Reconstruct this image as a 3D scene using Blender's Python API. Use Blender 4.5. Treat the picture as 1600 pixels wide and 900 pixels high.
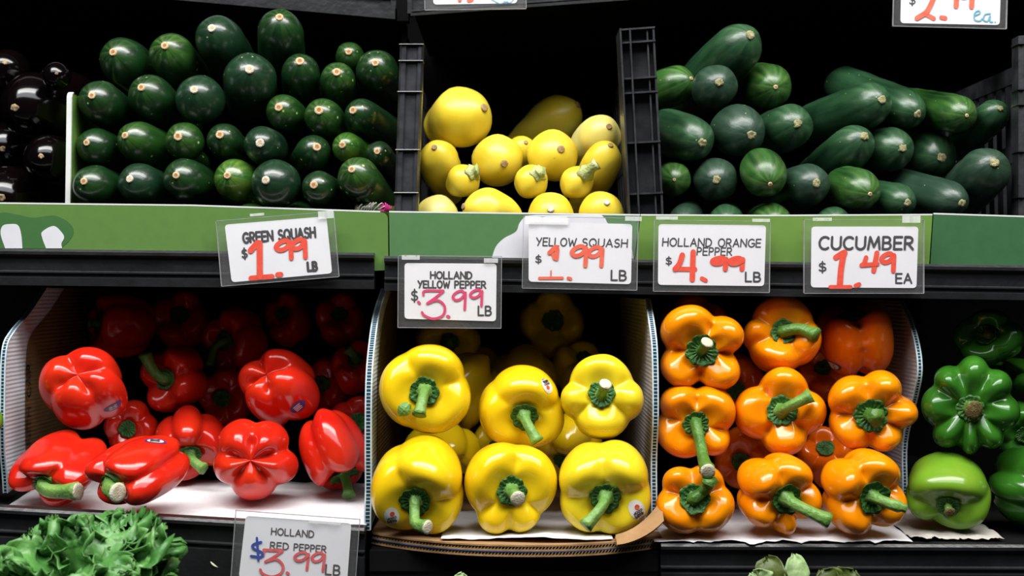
import bpy, bmesh, math, random
from mathutils import Vector, Matrix, noise
from mathutils.bvhtree import BVHTree

for o in list(bpy.data.objects):
    bpy.data.objects.remove(o)
SC = bpy.context.scene
COL = SC.collection
rnd = random.Random(7)

# ------------------------------------------------------------------ camera, light, exposure
ZC = 1.15            # camera height above the shop floor
CD = 1.39            # camera to front shelf edge
LENS = 50.04
F = 1600 * LENS / 36.0
cam_d = bpy.data.cameras.new('camera')
cam = bpy.data.objects.new('camera', cam_d)
COL.objects.link(cam)
cam.location = (0, -CD, ZC)
cam.rotation_euler = (math.pi / 2, 0, 0)
cam_d.lens = LENS
cam_d.sensor_width = 36
cam_d.clip_start = 0.02
cam_d.dof.use_dof = True
cam_d.dof.focus_distance = 1.43
cam_d.dof.aperture_fstop = 6.3
SC.camera = cam

SC.view_settings.view_transform = 'Standard'
SC.view_settings.look = 'None'
SC.view_settings.exposure = 0.0
SC.view_settings.gamma = 1.0
SC.view_settings.use_curve_mapping = False

world = bpy.data.worlds.new('street_daylight')
SC.world = world
world.use_nodes = True
wn = world.node_tree.nodes['Background']
wn.inputs[0].default_value = (0.86, 0.93, 1.0, 1)
wn.inputs[1].default_value = 0.025


def area(name, loc, target, sx, sy, power, color):
    d = bpy.data.lights.new(name, 'AREA')
    d.shape = 'RECTANGLE'
    d.size, d.size_y, d.energy, d.color = sx, sy, power, color
    o = bpy.data.objects.new(name, d)
    COL.objects.link(o)
    o.location = loc
    o.rotation_euler = (Vector(target) - Vector(loc)).to_track_quat('-Z', 'Y').to_euler()
    return o


area('awning_strip_light', (0.0, -0.52, ZC + 1.30), (0, 0.08, ZC - 0.05), 2.6, 0.40, 58, (1.0, 0.97, 0.94))
area('street_sky_fill', (-0.1, -1.2, ZC + 1.5), (0, 0.05, ZC - 0.1), 3.4, 0.9, 56, (0.93, 0.97, 1.0))  # unseen open sky over the street, as a soft front fill


# ------------------------------------------------------------------ helpers
def at(px, py, y):
    s = (CD + y) / F
    return Vector(((px - 800) * s, y, ZC + (450 - py) * s))


def link(name, me, mats, parent=None):
    o = bpy.data.objects.new(name, me)
    COL.objects.link(o)
    if not isinstance(mats, (list, tuple)):
        mats = [mats]
    for m in mats:
        me.materials.append(m)
    if parent is not None:
        o.parent = parent
    return o


def mesh(name, vs, fs, mats, parent=None, smooth=False, mi=None):
    me = bpy.data.meshes.new(name)
    me.from_pydata([tuple(v) for v in vs], [], fs)
    if mi:
        me.polygons.foreach_set('material_index', mi)
    if smooth:
        me.polygons.foreach_set('use_smooth', [True] * len(me.polygons))
    me.update()
    return link(name, me, mats, parent)


def tag(o, label, cat, group=None, kind=None):
    o['label'] = label
    o['category'] = cat
    if group:
        o['group'] = group
    if kind:
        o['kind'] = kind
    return o


def thing(name, loc, label, cat, group=None, M=None):
    o = bpy.data.objects.new(name, None)
    COL.objects.link(o)
    o.empty_display_size = 0.02
    if M is not None:
        o.matrix_world = M
    else:
        o.location = loc
    return tag(o, label, cat, group)


class MB:
    """vertex / face collector"""
    def __init__(self):
        self.v, self.f, self.m = [], [], []

    def poly(self, pts, mi=0):
        b = len(self.v)
        self.v += [Vector(p) for p in pts]
        self.f.append(tuple(range(b, b + len(pts))))
        self.m.append(mi)

    def box(self, lo, hi, mi=0):
        x0, y0, z0 = lo
        x1, y1, z1 = hi
        self.hexa([(x0, y0, z0), (x1, y0, z0), (x1, y1, z0), (x0, y1, z0), (x0, y0, z1), (x1, y0, z1), (x1, y1, z1), (x0, y1, z1)], mi)

    def hexa(self, p, mi=0):
        b = len(self.v)
        self.v += [Vector(q) for q in p]
        for q in ((3, 2, 1, 0), (4, 5, 6, 7), (0, 1, 5, 4), (1, 2, 6, 5), (2, 3, 7, 6), (3, 0, 4, 7)):
            self.f.append(tuple(b + i for i in q))
            self.m.append(mi)

    def sweep(self, a, b2, prof, mi=0):
        """extrude a closed (dy,dz) profile from point a to point b2"""
        n = len(prof)
        b = len(self.v)
        for e in (a, b2):
            for dy, dz in prof:
                self.v.append(Vector((e[0], e[1] + dy, e[2] + dz)))
        for i in range(n):
            j = (i + 1) % n
            self.f.append((b + i, b + j, b + n + j, b + n + i))
            self.m.append(mi)
        self.f.append(tuple(b + i for i in reversed(range(n))))
        self.f.append(tuple(b + n + i for i in range(n)))
        self.m += [mi, mi]

    def tube(self, pts, rad, seg=10, cap=True, mi=0, capmi=None, flat=1.0):
        pts = [Vector(p) for p in pts]
        b = len(self.v)
        up = None
        n = len(pts)
        for i, p in enumerate(pts):
            d = (pts[min(i + 1, n - 1)] - pts[max(i - 1, 0)]).normalized()
            if up is None:
                up = d.orthogonal().normalized()
            else:
                up = (up - d * up.dot(d)).normalized()
            s = d.cross(up)
            r = rad[i] if isinstance(rad, (list, tuple)) else rad
            for k in range(seg):
                t = 2 * math.pi * k / seg
                self.v.append(p + (up * math.cos(t) + s * math.sin(t) * flat) * r)
        for i in range(n - 1):
            for k in range(seg):
                k2 = (k + 1) % seg
                self.f.append((b + i * seg + k, b + i * seg + k2, b + (i + 1) * seg + k2, b + (i + 1) * seg + k))
                self.m.append(mi)
        if cap:
            self.f.append(tuple(b + k for k in reversed(range(seg))))
            self.m.append(mi)
            self.f.append(tuple(b + (n - 1) * seg + k for k in range(seg)))
            self.m.append(mi if capmi is None else capmi)

    def build(self, name, mats, parent=None, smooth=False):
        return mesh(name, self.v, self.f, mats, parent, smooth, self.m)


def bez(p0, p1, p2, n=10):
    return [p0 * (1 - t) ** 2 + p1 * 2 * t * (1 - t) + p2 * t * t for t in [i / n for i in range(n + 1)]]


def catmull(pts, n=6):
    P = [Vector(p) for p in pts]
    P = [P[0] * 2 - P[1]] + P + [P[-1] * 2 - P[-2]]
    out = []
    for i in range(1, len(P) - 2):
        a, b, c, d = P[i - 1:i + 3]
        for k in range(n):
            t = k / n
            out.append(0.5 * ((2 * b) + (c - a) * t + (2 * a - 5 * b + 4 * c - d) * t * t + (3 * b - a - 3 * c + d) * t ** 3))
    out.append(P[-2])
    return out


# ------------------------------------------------------------------ materials
def mat(name, c1, c2=None, scale=12, rough=0.5, spec=0.5, bump=0.0, bscale=None, coat=0.0, stretch=(1, 1, 1), lo=0.35, hi=0.65,
        spots=None, streak=None, sss=0.0, detail=4, metallic=0.0):
    m = bpy.data.materials.new(name)
    m.use_nodes = True
    nt = m.node_tree
    N, Lk = nt.nodes, nt.links
    p = N['Principled BSDF']
    c2 = c2 or tuple(x * 0.85 for x in c1)
    c1, c2 = tuple(x * 0.76 for x in c1), tuple(x * 0.76 for x in c2)
    tc = N.new('ShaderNodeTexCoord')
    mp = N.new('ShaderNodeMapping')
    mp.inputs['Scale'].default_value = stretch
    Lk.new(tc.outputs['Object'], mp.inputs['Vector'])
    nz = N.new('ShaderNodeTexNoise')
    nz.inputs['Scale'].default_value = scale
    nz.inputs['Detail'].default_value = detail
    Lk.new(mp.outputs[0], nz.inputs['Vector'])
    cr = N.new('ShaderNodeValToRGB')
    cr.color_ramp.elements[0].position = lo
    cr.color_ramp.elements[1].position = hi
    cr.color_ramp.elements[0].color = (*c1, 1)
    cr.color_ramp.elements[1].color = (*c2, 1)
    Lk.new(nz.outputs['Fac'], cr.inputs['Fac'])
    col = cr.outputs['Color']
    if spots:
        sc, th, sc_col = spots
        vo = N.new('ShaderNodeTexVoronoi')
        vo.inputs['Scale'].default_value = sc
        Lk.new(tc.outputs['Object'], vo.inputs['Vector'])
        r2 = N.new('ShaderNodeValToRGB')
        r2.color_ramp.elements[0].position = th * 0.6
        r2.color_ramp.elements[1].position = th
        r2.color_ramp.elements[0].color = (1, 1, 1, 1)
        r2.color_ramp.elements[1].color = (0, 0, 0, 1)
        Lk.new(vo.outputs['Distance'], r2.inputs['Fac'])
        mx = N.new('ShaderNodeMix')
        mx.data_type = 'RGBA'
        Lk.new(r2.outputs['Color'], mx.inputs['Factor'])
        Lk.new(col, mx.inputs['A'])
        mx.inputs['B'].default_value = (*sc_col, 1)
        col = mx.outputs['Result']
    if streak:
        # pale rays that fan out from the tip (local +Z end) and fade along the body
        z0, z1, s_col, amt = streak
        sep = N.new('ShaderNodeSeparateXYZ')
        Lk.new(tc.outputs['Object'], sep.inputs[0])
        mul = N.new('ShaderNodeVectorMath')
        mul.operation = 'MULTIPLY'
        mul.inputs[1].default_value = (1, 1, 0)
        Lk.new(tc.outputs['Object'], mul.inputs[0])
        nrm = N.new('ShaderNodeVectorMath')
        nrm.operation = 'NORMALIZE'
        Lk.new(mul.outputs[0], nrm.inputs[0])
        ns = N.new('ShaderNodeTexNoise')
        ns.inputs['Scale'].default_value = 2.6
        ns.inputs['Detail'].default_value = 3
        Lk.new(nrm.outputs[0], ns.inputs['Vector'])
        rr_ = N.new('ShaderNodeMapRange')
        rr_.inputs['From Min'].default_value = 0.44
        rr_.inputs['From Max'].default_value = 0.85
        Lk.new(ns.outputs['Fac'], rr_.inputs['Value'])
        rz = N.new('ShaderNodeMapRange')
        rz.inputs['From Min'].default_value = z0
        rz.inputs['From Max'].default_value = z1
        rz.inputs['To Max'].default_value = amt
        Lk.new(sep.outputs['Z'], rz.inputs['Value'])
        mm_ = N.new('ShaderNodeMath')
        mm_.operation = 'MULTIPLY'
        Lk.new(rr_.outputs['Result'], mm_.inputs[0])
        Lk.new(rz.outputs['Result'], mm_.inputs[1])
        mx2 = N.new('ShaderNodeMix')
        mx2.data_type = 'RGBA'
        Lk.new(mm_.outputs[0], mx2.inputs['Factor'])
        Lk.new(col, mx2.inputs['A'])
        mx2.inputs['B'].default_value = (*s_col, 1)
        col = mx2.outputs['Result']
    Lk.new(col, p.inputs['Base Color'])
    p.inputs['Roughness'].default_value = rough
    p.inputs['Specular IOR Level'].default_value = spec
    p.inputs['Metallic'].default_value = metallic
    p.inputs['Coat Weight'].default_value = coat
    p.inputs['Coat Roughness'].default_value = 0.08
    if sss:
        p.inputs['Subsurface Weight'].default_value = sss
        p.inputs['Subsurface Radius'].default_value = (0.012, 0.006, 0.002)
        p.inputs['Subsurface Scale'].default_value = 1.0
    if bump:
        b = N.new('ShaderNodeBump')
        b.inputs['Strength'].default_value = bump
        b.inputs['Distance'].default_value = 0.004
        n2 = N.new('ShaderNodeTexNoise')
        n2.inputs['Scale'].default_value = bscale or scale * 4
        Lk.new(mp.outputs[0], n2.inputs['Vector'])
        Lk.new(n2.outputs['Fac'], b.inputs['Height'])
        Lk.new(b.outputs['Normal'], p.inputs['Normal'])
    return m


M = {}
M['black_plastic'] = mat('black_plastic', (0.008, 0.0083, 0.009), (0.015, 0.0155, 0.017), 30, 0.34, 0.5, 0.12, 120)
M['crate_plastic'] = mat('crate_plastic', (0.018, 0.019, 0.022), (0.04, 0.041, 0.046), 60, 0.33, 0.5, 0.04, 260)
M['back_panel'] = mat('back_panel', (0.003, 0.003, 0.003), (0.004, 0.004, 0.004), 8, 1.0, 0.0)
M['shelf_metal'] = mat('shelf_metal', (0.004, 0.004, 0.004), (0.006, 0.006, 0.006), 20, 0.8, 0.1)
M['floor_concrete'] = mat('floor_concrete', (0.035, 0.035, 0.034), (0.055, 0.053, 0.05), 6, 0.8, 0.3, 0.2)
M['red'] = mat('red_pepper_skin', (0.66, 0.012, 0.006), (0.74, 0.03, 0.008), 18, 0.15, 0.5, 0.02, 200, sss=0.25)
M['yellow'] = mat('yellow_pepper_skin', (0.93, 0.60, 0.006), (0.93, 0.66, 0.012), 14, 0.15, 0.5, 0.02, 200, sss=0.25)
M['yellow_lemon'] = mat('lemon_pepper_skin', (0.91, 0.68, 0.016), (0.92, 0.73, 0.026), 14, 0.15, 0.5, 0.02, 200, sss=0.25)
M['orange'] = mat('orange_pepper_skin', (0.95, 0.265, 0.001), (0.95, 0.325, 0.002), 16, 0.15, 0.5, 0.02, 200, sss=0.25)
M['orange_shaded'] = mat('shaded_orange_pepper_skin', (0.85, 0.12, 0.002), (0.88, 0.17, 0.003), 16, 0.15, 0.5, 0.02, 200, sss=0.25)  # orange skin with the back peppers' shade put into its colour
M['green'] = mat('green_pepper_skin', (0.022, 0.12, 0.010), (0.04, 0.19, 0.014), 16, 0.18, 0.5, 0.02, 200)
M['green_light'] = mat('light_green_pepper_skin', (0.13, 0.33, 0.018), (0.20, 0.36, 0.025), 22, 0.2, 0.5, 0.03, 150, lo=.3, hi=.7)
M['calyx'] = mat('calyx_green', (0.014, 0.075, 0.008), (0.045, 0.16, 0.02), 120, 0.5, 0.35, 0.5, 300)
M['stem'] = mat('stem_green', (0.10, 0.25, 0.035), (0.22, 0.40, 0.09), 60, 0.45, 0.4, 0.35, 220)
M['stem_dark'] = mat('stem_dark_green', (0.05, 0.15, 0.015), (0.10, 0.24, 0.03), 60, 0.45, 0.4, 0.35, 220)
M['cut'] = mat('pale_stem_cut', (0.62, 0.52, 0.34), (0.75, 0.72, 0.58), 150, 0.7, 0.2, 0.3)
M['husk'] = mat('dry_brown_stub', (0.10, 0.07, 0.025), (0.22, 0.17, 0.06), 200, 0.8, 0.1, 0.5)
FL = (0.30, 0.42, 0.14)
M['zuc'] = mat('zucchini_skin', (0.003, 0.017, 0.005), (0.007, 0.040, 0.008), 60, 0.30, 0.6, 0.05, 300, coat=0.25, stretch=(1, 1, 0.12), spots=(70, 0.09, FL), streak=(0.010, 0.030, (0.09, 0.20, 0.03), .5))
M['zuc2'] = mat('zucchini_skin_mid', (0.004, 0.026, 0.004), (0.016, 0.072, 0.010), 60, 0.30, 0.6, 0.05, 300, coat=0.25, stretch=(1, 1, 0.12), spots=(60, 0.11, FL), streak=(0.006, 0.028, (0.16, 0.28, 0.04), .6))
M['zuc3'] = mat('zucchini_skin_bluish', (0.0045, 0.022, 0.009), (0.009, 0.040, 0.015), 50, 0.31, 0.55, 0.06, 250, coat=0.25, stretch=(1, 1, 0.12), spots=(60, 0.07, FL), streak=(0.012, 0.030, (0.05, 0.10, 0.05), .5))
M['zuc_patch'] = mat('zucchini_skin_patched', (0.020, 0.10, 0.010), (0.20, 0.32, 0.03), 26, 0.27, 0.55, 0.05, 300, coat=0.25, stretch=(1, 1, 0.5), lo=.48, hi=.75, spots=(60, 0.1, FL), streak=(0.0, 0.026, (0.36, 0.44, 0.08), .55))
M['scar'] = mat('tan_stem_scar', (0.62, 0.40, 0.20), (0.74, 0.58, 0.36), 220, 0.75, 0.2, 0.5)
M['scar_core'] = mat('scar_core', (0.30, 0.13, 0.05), (0.42, 0.22, 0.10), 220, 0.8, 0.1)
M['scar_pale'] = mat('pale_stem_scar', (0.66, 0.58, 0.46), (0.76, 0.70, 0.58), 220, 0.75, 0.2, 0.5)
M['cuc'] = mat('cucumber_skin', (0.009, 0.042, 0.017), (0.027, 0.088, 0.034), 70, 0.35, 0.55, 0.12, 160, stretch=(1, 1, 0.10), spots=(80, 0.06, FL), streak=(-0.02, 0.034, (0.10, 0.20, 0.08), .45))
M['cuc2'] = mat('cucumber_skin_bright', (0.008, 0.042, 0.008), (0.038, 0.128, 0.022), 80, 0.32, 0.5, 0.10, 160, stretch=(1, 1, 0.08), spots=(80, 0.05, FL), streak=(-0.02, 0.032, (0.20, 0.34, 0.08), .5))
M['cuc3'] = mat('cucumber_skin_slate', (0.011, 0.034, 0.020), (0.028, 0.066, 0.038), 60, 0.36, 0.5, 0.15, 140, stretch=(1, 1, 0.12), spots=(80, 0.06, FL), streak=(-0.01, 0.034, (0.08, 0.12, 0.08), .5))
M['cuc_tip'] = mat('cucumber_tip', (0.30, 0.28, 0.12), (0.46, 0.42, 0.24), 250, 0.8, 0.2, 0.6)
M['sq'] = mat('squash_skin', (0.84, 0.60, 0.022), (0.86, 0.69, 0.07), 26, 0.36, 0.5, 0.05, 120, spots=(55, 0.05, (0.42, 0.26, 0.04)))
M['sq_pale'] = mat('pale_squash_skin', (0.84, 0.70, 0.13), (0.86, 0.77, 0.26), 26, 0.4, 0.5, 0.06, 120, spots=(50, 0.06, (0.45, 0.32, 0.08)))
M['sq_scar'] = mat('squash_stem_scar', (0.34, 0.20, 0.07), (0.52, 0.36, 0.18), 200, 0.8, 0.2, 0.5)
M['sq_stem'] = mat('squash_green_stem', (0.36, 0.44, 0.10), (0.56, 0.60, 0.28), 90, 0.6, 0.3, 0.4)
M['egg'] = mat('eggplant_skin', (0.0014, 0.0008, 0.001), (0.003, 0.001, 0.0012), 20, 0.13, 0.45)
M['egg_cap'] = mat('eggplant_scar', (0.24, 0.16, 0.08), (0.40, 0.30, 0.18), 120, 0.8, 0.2)
M['card'] = mat('price_card', (0.83, 0.82, 0.85), (0.79, 0.78, 0.82), 30, 0.55, 0.3)
M['ink'] = mat('black_print', (0.035, 0.030, 0.034), (0.05, 0.043, 0.045), 60, 0.6, 0.2)
M['ink_soft'] = mat('brown_print', (0.07, 0.05, 0.05), (0.10, 0.075, 0.07), 60, 0.6, 0.2)
M['marker_red'] = mat('red_orange_marker', (0.83, 0.050, 0.018), (0.86, 0.085, 0.032), 160, 0.5, 0.3)
M['marker_coral'] = mat('coral_marker', (0.87, 0.16, 0.08), (0.84, 0.09, 0.04), 120, 0.5, 0.3)
M['marker_pink'] = mat('pink_marker', (0.74, 0.03, 0.14), (0.70, 0.05, 0.16), 160, 0.5, 0.3)
M['marker_salmon'] = mat('salmon_marker', (0.74, 0.075, 0.085), (0.76, 0.15, 0.15), 160, 0.5, 0.3)
M['marker_blue'] = mat('blue_marker', (0.012, 0.05, 0.34), (0.02, 0.07, 0.40), 160, 0.5, 0.3)
M['marker_teal'] = mat('teal_marker', (0.10, 0.34, 0.48), (0.20, 0.46, 0.56), 160, 0.5, 0.3)
M['strip_green'] = mat('green_cardboard', (0.088, 0.195, 0.036), (0.098, 0.208, 0.040), 90, 0.6, 0.3)
M['strip_cool'] = mat('cool_green_cardboard', (0.068, 0.175, 0.058), (0.076, 0.185, 0.063), 90, 0.6, 0.3)
M['strip_lime'] = mat('lime_green_cardboard', (0.125, 0.25, 0.038), (0.135, 0.26, 0.042), 90, 0.6, 0.3)
M['strip_dark'] = mat('dark_green_cardboard', (0.030, 0.115, 0.040), (0.036, 0.125, 0.046), 90, 0.6, 0.3)
M['blob_dark'] = mat('dark_green_print', (0.040, 0.135, 0.032), (0.046, 0.14, 0.036), 90, 0.6, 0.3)
M['blob_white'] = mat('white_print', (0.70, 0.69, 0.73), (0.66, 0.65, 0.69), 60, 0.6, 0.3)
M['paper'] = mat('white_tissue_paper', (0.96, 0.94, 0.95), (0.88, 0.86, 0.88), 25, 0.8, 0.2, 0.5, 60)
M['paper_grey'] = mat('grey_tissue_paper', (0.62, 0.58, 0.52), (0.50, 0.46, 0.41), 30, 0.8, 0.2, 0.6, 70)
M['kraft'] = mat('kraft_cardboard', (0.36, 0.20, 0.085), (0.44, 0.26, 0.12), 30, 0.8, 0.2, 0.25, 120)
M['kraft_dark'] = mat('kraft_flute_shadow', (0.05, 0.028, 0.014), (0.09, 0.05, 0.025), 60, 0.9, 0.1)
M['blue_edge'] = mat('dark_blue_flute', (0.006, 0.030, 0.050), (0.012, 0.05, 0.075), 80, 0.7, 0.2)
M['blue_paint'] = mat('blue_print_board', (0.02, 0.07, 0.20), (0.03, 0.09, 0.25), 60, 0.6, 0.3)
M['liner'] = mat('box_liner_edge', (0.46, 0.60, 0.68), (0.62, 0.70, 0.74), 80, 0.7, 0.2)
M['debris'] = mat('pale_petal', (0.72, 0.70, 0.52), (0.6, 0.6, 0.4), 80, 0.6, 0.3)
M['white_edge'] = mat('white_edge', (0.72, 0.74, 0.70), (0.66, 0.68, 0.64), 60, 0.6, 0.3)
M['divider_green'] = mat('green_divider', (0.11, 0.26, 0.04), (0.14, 0.31, 0.05), 30, 0.6, 0.3)
M['lettuce'] = mat('lettuce_leaf', (0.045, 0.19, 0.030), (0.13, 0.34, 0.075), 35, 0.42, 0.45, 0.35, 90)
M['lettuce_light'] = mat('light_lettuce_leaf', (0.085, 0.28, 0.055), (0.20, 0.42, 0.13), 35, 0.42, 0.45, 0.35, 90)
M['lettuce_pale'] = mat('lettuce_rib', (0.22, 0.42, 0.14), (0.34, 0.50, 0.24), 50, 0.45, 0.4, 0.3, 90)
M['leaf_olive'] = mat('olive_leaf', (0.07, 0.10, 0.015), (0.11, 0.15, 0.022), 40, 0.5, 0.4, 0.3, 90)
M['leaf_pale'] = mat('pale_leaf', (0.30, 0.46, 0.17), (0.40, 0.54, 0.26), 60, 0.55, 0.3, 0.4, 110)
M['magenta'] = mat('magenta_net', (0.62, 0.01, 0.20), (0.70, 0.03, 0.26), 80, 0.5, 0.4)
M['net_white'] = mat('white_net', (0.70, 0.62, 0.58), (0.6, 0.5, 0.45), 80, 0.6, 0.3)
M['stk_white'] = mat('sticker_white', (0.80, 0.76, 0.70), (0.74, 0.70, 0.64), 90, 0.45, 0.4)
M['stk_blue'] = mat('sticker_blue', (0.03, 0.03, 0.16), (0.05, 0.05, 0.24), 90, 0.4, 0.4)
M['stk_red'] = mat('sticker_red', (0.66, 0.06, 0.03), (0.70, 0.10, 0.05), 90, 0.4, 0.4)


def corrugated(name, c1, c2, period):
    """board whose flutes show as fine horizontal lines"""
    m = mat(name, c1, c2, 30, 0.75, 0.25)
    nt = m.node_tree
    N, Lk = nt.nodes, nt.links
    p = N['Principled BSDF']
    tc = N.new('ShaderNodeTexCoord')
    wv = N.new('ShaderNodeTexWave')
    wv.wave_type = 'BANDS'
    wv.bands_direction = 'Z'
    wv.inputs['Scale'].default_value = 2 * math.pi / period / 20
    wv.inputs['Distortion'].default_value = 0.3
    Lk.new(tc.outputs['Object'], wv.inputs['Vector'])
    b = N.new('ShaderNodeBump')
    b.inputs['Strength'].default_value = 0.35
    b.inputs['Distance'].default_value = 0.0012
    Lk.new(wv.outputs['Fac'], b.inputs['Height'])
    Lk.new(b.outputs['Normal'], p.inputs['Normal'])
    return m


M['board_white'] = corrugated('white_corrugated_board', (0.62, 0.68, 0.72), (0.56, 0.62, 0.66), 0.0042)
M['board_brown_shaded'] = corrugated('shaded_brown_board', (0.15, 0.09, 0.032), (0.19, 0.12, 0.045), 0.0042)  # brown print, darkened for the shade inside the box
M['board_grey'] = corrugated('grey_corrugated_board', (0.44, 0.40, 0.40), (0.38, 0.34, 0.34), 0.0042)

m = bpy.data.materials.new('clear_sleeve')
m.use_nodes = True
nt = m.node_tree
nt.nodes.clear()
o_ = nt.nodes.new('ShaderNodeOutputMaterial')
tr = nt.nodes.new('ShaderNodeBsdfTransparent')
gl = nt.nodes.new('ShaderNodeBsdfGlossy')
gl.inputs['Roughness'].default_value = 0.12
df = nt.nodes.new('ShaderNodeBsdfDiffuse')
df.inputs['Color'].default_value = (0.8, 0.8, 0.8, 1)
m1 = nt.nodes.new('ShaderNodeMixShader')
m2 = nt.nodes.new('ShaderNodeMixShader')
nzs = nt.nodes.new('ShaderNodeTexNoise')
nzs.inputs['Scale'].default_value = 40
rs = nt.nodes.new('ShaderNodeMapRange')
rs.inputs['To Min'].default_value = 0.01
rs.inputs['To Max'].default_value = 0.055
nt.links.new(nzs.outputs['Fac'], rs.inputs['Value'])
nt.links.new(rs.outputs['Result'], m1.inputs['Fac'])
nt.links.new(tr.outputs[0], m1.inputs[1])
nt.links.new(df.outputs[0], m1.inputs[2])
m2.inputs['Fac'].default_value = 0.035
nt.links.new(m1.outputs[0], m2.inputs[1])
nt.links.new(gl.outputs[0], m2.inputs[2])
nt.links.new(m2.outputs[0], o_.inputs['Surface'])
M['sleeve'] = m
mt_ = m.copy()
mt_.name = 'clear_tape'
for n_ in mt_.node_tree.nodes:
    if n_.type == 'MAP_RANGE':
        n_.inputs['To Min'].default_value, n_.inputs['To Max'].default_value = .25, .75
M['tape'] = mt_
M['sleeve_rim'] = mat('sleeve_rim', (0.30, 0.30, 0.32), (0.42, 0.42, 0.44), 60, 0.3, 0.5)


# ------------------------------------------------------------------ setting
def struct(name, lo, hi, m):
    b = MB()
    b.box(lo, hi)
    o = b.build(name, m)
    o['kind'] = 'structure'
    return o


struct('floor', (-2.2, -2.6, -0.05), (2.2, 0.75, 0.0), M['floor_concrete'])
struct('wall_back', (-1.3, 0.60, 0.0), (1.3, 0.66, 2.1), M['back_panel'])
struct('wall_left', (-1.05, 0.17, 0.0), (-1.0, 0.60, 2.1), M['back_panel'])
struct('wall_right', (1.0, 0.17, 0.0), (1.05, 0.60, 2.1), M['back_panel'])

YU = 0.08     # front of the middle shelf
YT = 0.23     # front of the top shelf
DSR = 0.04    # slope of the right lower deck
DS = 0.08     # slope of the lower decks


def rail_profile(h):
    return [(0.012, 0), (-0.004, 0), (-0.0065, -0.0025), (-0.0065, -0.0055), (-0.001, -0.008), (-0.001, -0.022), (-0.0045, -0.0232), (-0.0045, -0.0245),
            (-0.0015, -0.0252), (-0.0015, -0.0282), (-0.0050, -0.0292), (-0.0050, -h), (0.012, -h)]


def shelf(label, x0, x1, py0, py1, pyb0, pyb1, y, deckback, slope, drop=0.004, tall=None, drop0=None):
    a, b = at(x0, py0, y), at(x1, py1, y)
    h = tall or (pyb0 - py0) * (CD + y) / F
    t = thing('display_shelf', a, label, 'shelf')
    mb = MB()
    mb.sweep(a - a, b - a, rail_profile(h))
    mb.build('price_rail', M['black_plastic'], t)
    mb = MB()
    d = deckback - y
    d0 = drop if drop0 is None else drop0
    mb.hexa([(0, 0.012, -d0 - .012), (b.x - a.x, 0.012, b.z - a.z - drop - .012), (b.x - a.x, d, b.z - a.z - drop - .012 + slope * d), (0, d, -d0 - .012 + slope * d),
             (0, 0.012, -d0), (b.x - a.x, 0.012, b.z - a.z - drop), (b.x - a.x, d, b.z - a.z - drop + slope * d), (0, d, -d0 + slope * d)])
    mb.build('deck', M['shelf_metal'], t)
    return t


shelf('black middle shelf under the zucchini with worn price rail', -220, 585, 386.3, 395, 443, 443, YU, 0.59, 0.0)
shelf('black middle shelf under the yellow squash and cucumbers', 601, 1680, 400, 416, 454, 466, YU, 0.59, 0.0)
shelf('black lower shelf under the red peppers, its rail edge scuffed grey', -220, 570, 778.4, 824, 0, 0, 0.0, 0.55, DS, 0.003, 0.085, 0.0185)
shelf('black lower shelf under the orange and green peppers', 1032, 1680, 848, 850, 0, 0, 0.0, 0.55, DSR, 0.001, 0.075)
shelf('black top shelf edge above the zucchini', -420, 618, -100, -9, 0, 0, YT, 0.59, 0.0, 0.004, 0.014)
shelf('black top shelf edge above the cucumbers', 642, 2050, -14, -117, 0, 0, YT, 0.59, 0.0, 0.004, 0.026)

# a deck for the box between the two lower shelves
a = at(577, 0, 0.0)
b = at(1029, 0, 0.0)
ZFL = ZC - 0.2445     # floor of the yellow pepper box
a.z = b.z = ZFL - 0.0125
t = thing('display_shelf', a, 'plain dark shelf board beneath the yellow pepper box', 'shelf')
mb = MB()
mb.box((0, 0.002, -.02), (b.x - a.x, .55, 0))
mb.build('deck', M['shelf_metal'], t)
mb = MB()
mb.box((0, 0.006, -.10), (b.x - a.x, 0.02, -.02))
mb.build('front_panel', M['black_plastic'], t)

# shelf upright between the units
t = thing('shelf_upright', at(628, 30, YT), 'dark metal upright between the top shelf edges', 'post')
s = (CD + YT) / F
mb = MB()
mb.box((-9 * s, 0.01, 0), (9 * s, 0.03, 60 * s))
mb.box((-4 * s, 0.03, -0.25), (4 * s, 0.05, 0))
mb.build('post', M['shelf_metal'], t)
mb = MB()
mb.box((-17 * s, -0.004, 16 * s), (-9 * s, 0.02, 60 * s))
mb.box((9 * s, -0.004, 8 * s), (16 * s, 0.02, 60 * s))
mb.build('bracket', M['black_plastic'], t)


# ------------------------------------------------------------------ peppers
def frame(a):
    a = a.normalized()
    ref = Vector((1, 0, 0))
    if abs(a.x) > 0.93:
        ref = Vector((0, 0, 1)) if a.x < 0 else Vector((0, 0, -1))
    x = (ref - a * ref.dot(a)).normalized()
    y = a.cross(x)
    return Matrix((x, y, a)).transposed()


def sstep(a, b, x):
    t = max(0, min(1, (x - a) / (b - a)))
    return t * t * (3 - 2 * t)


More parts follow.
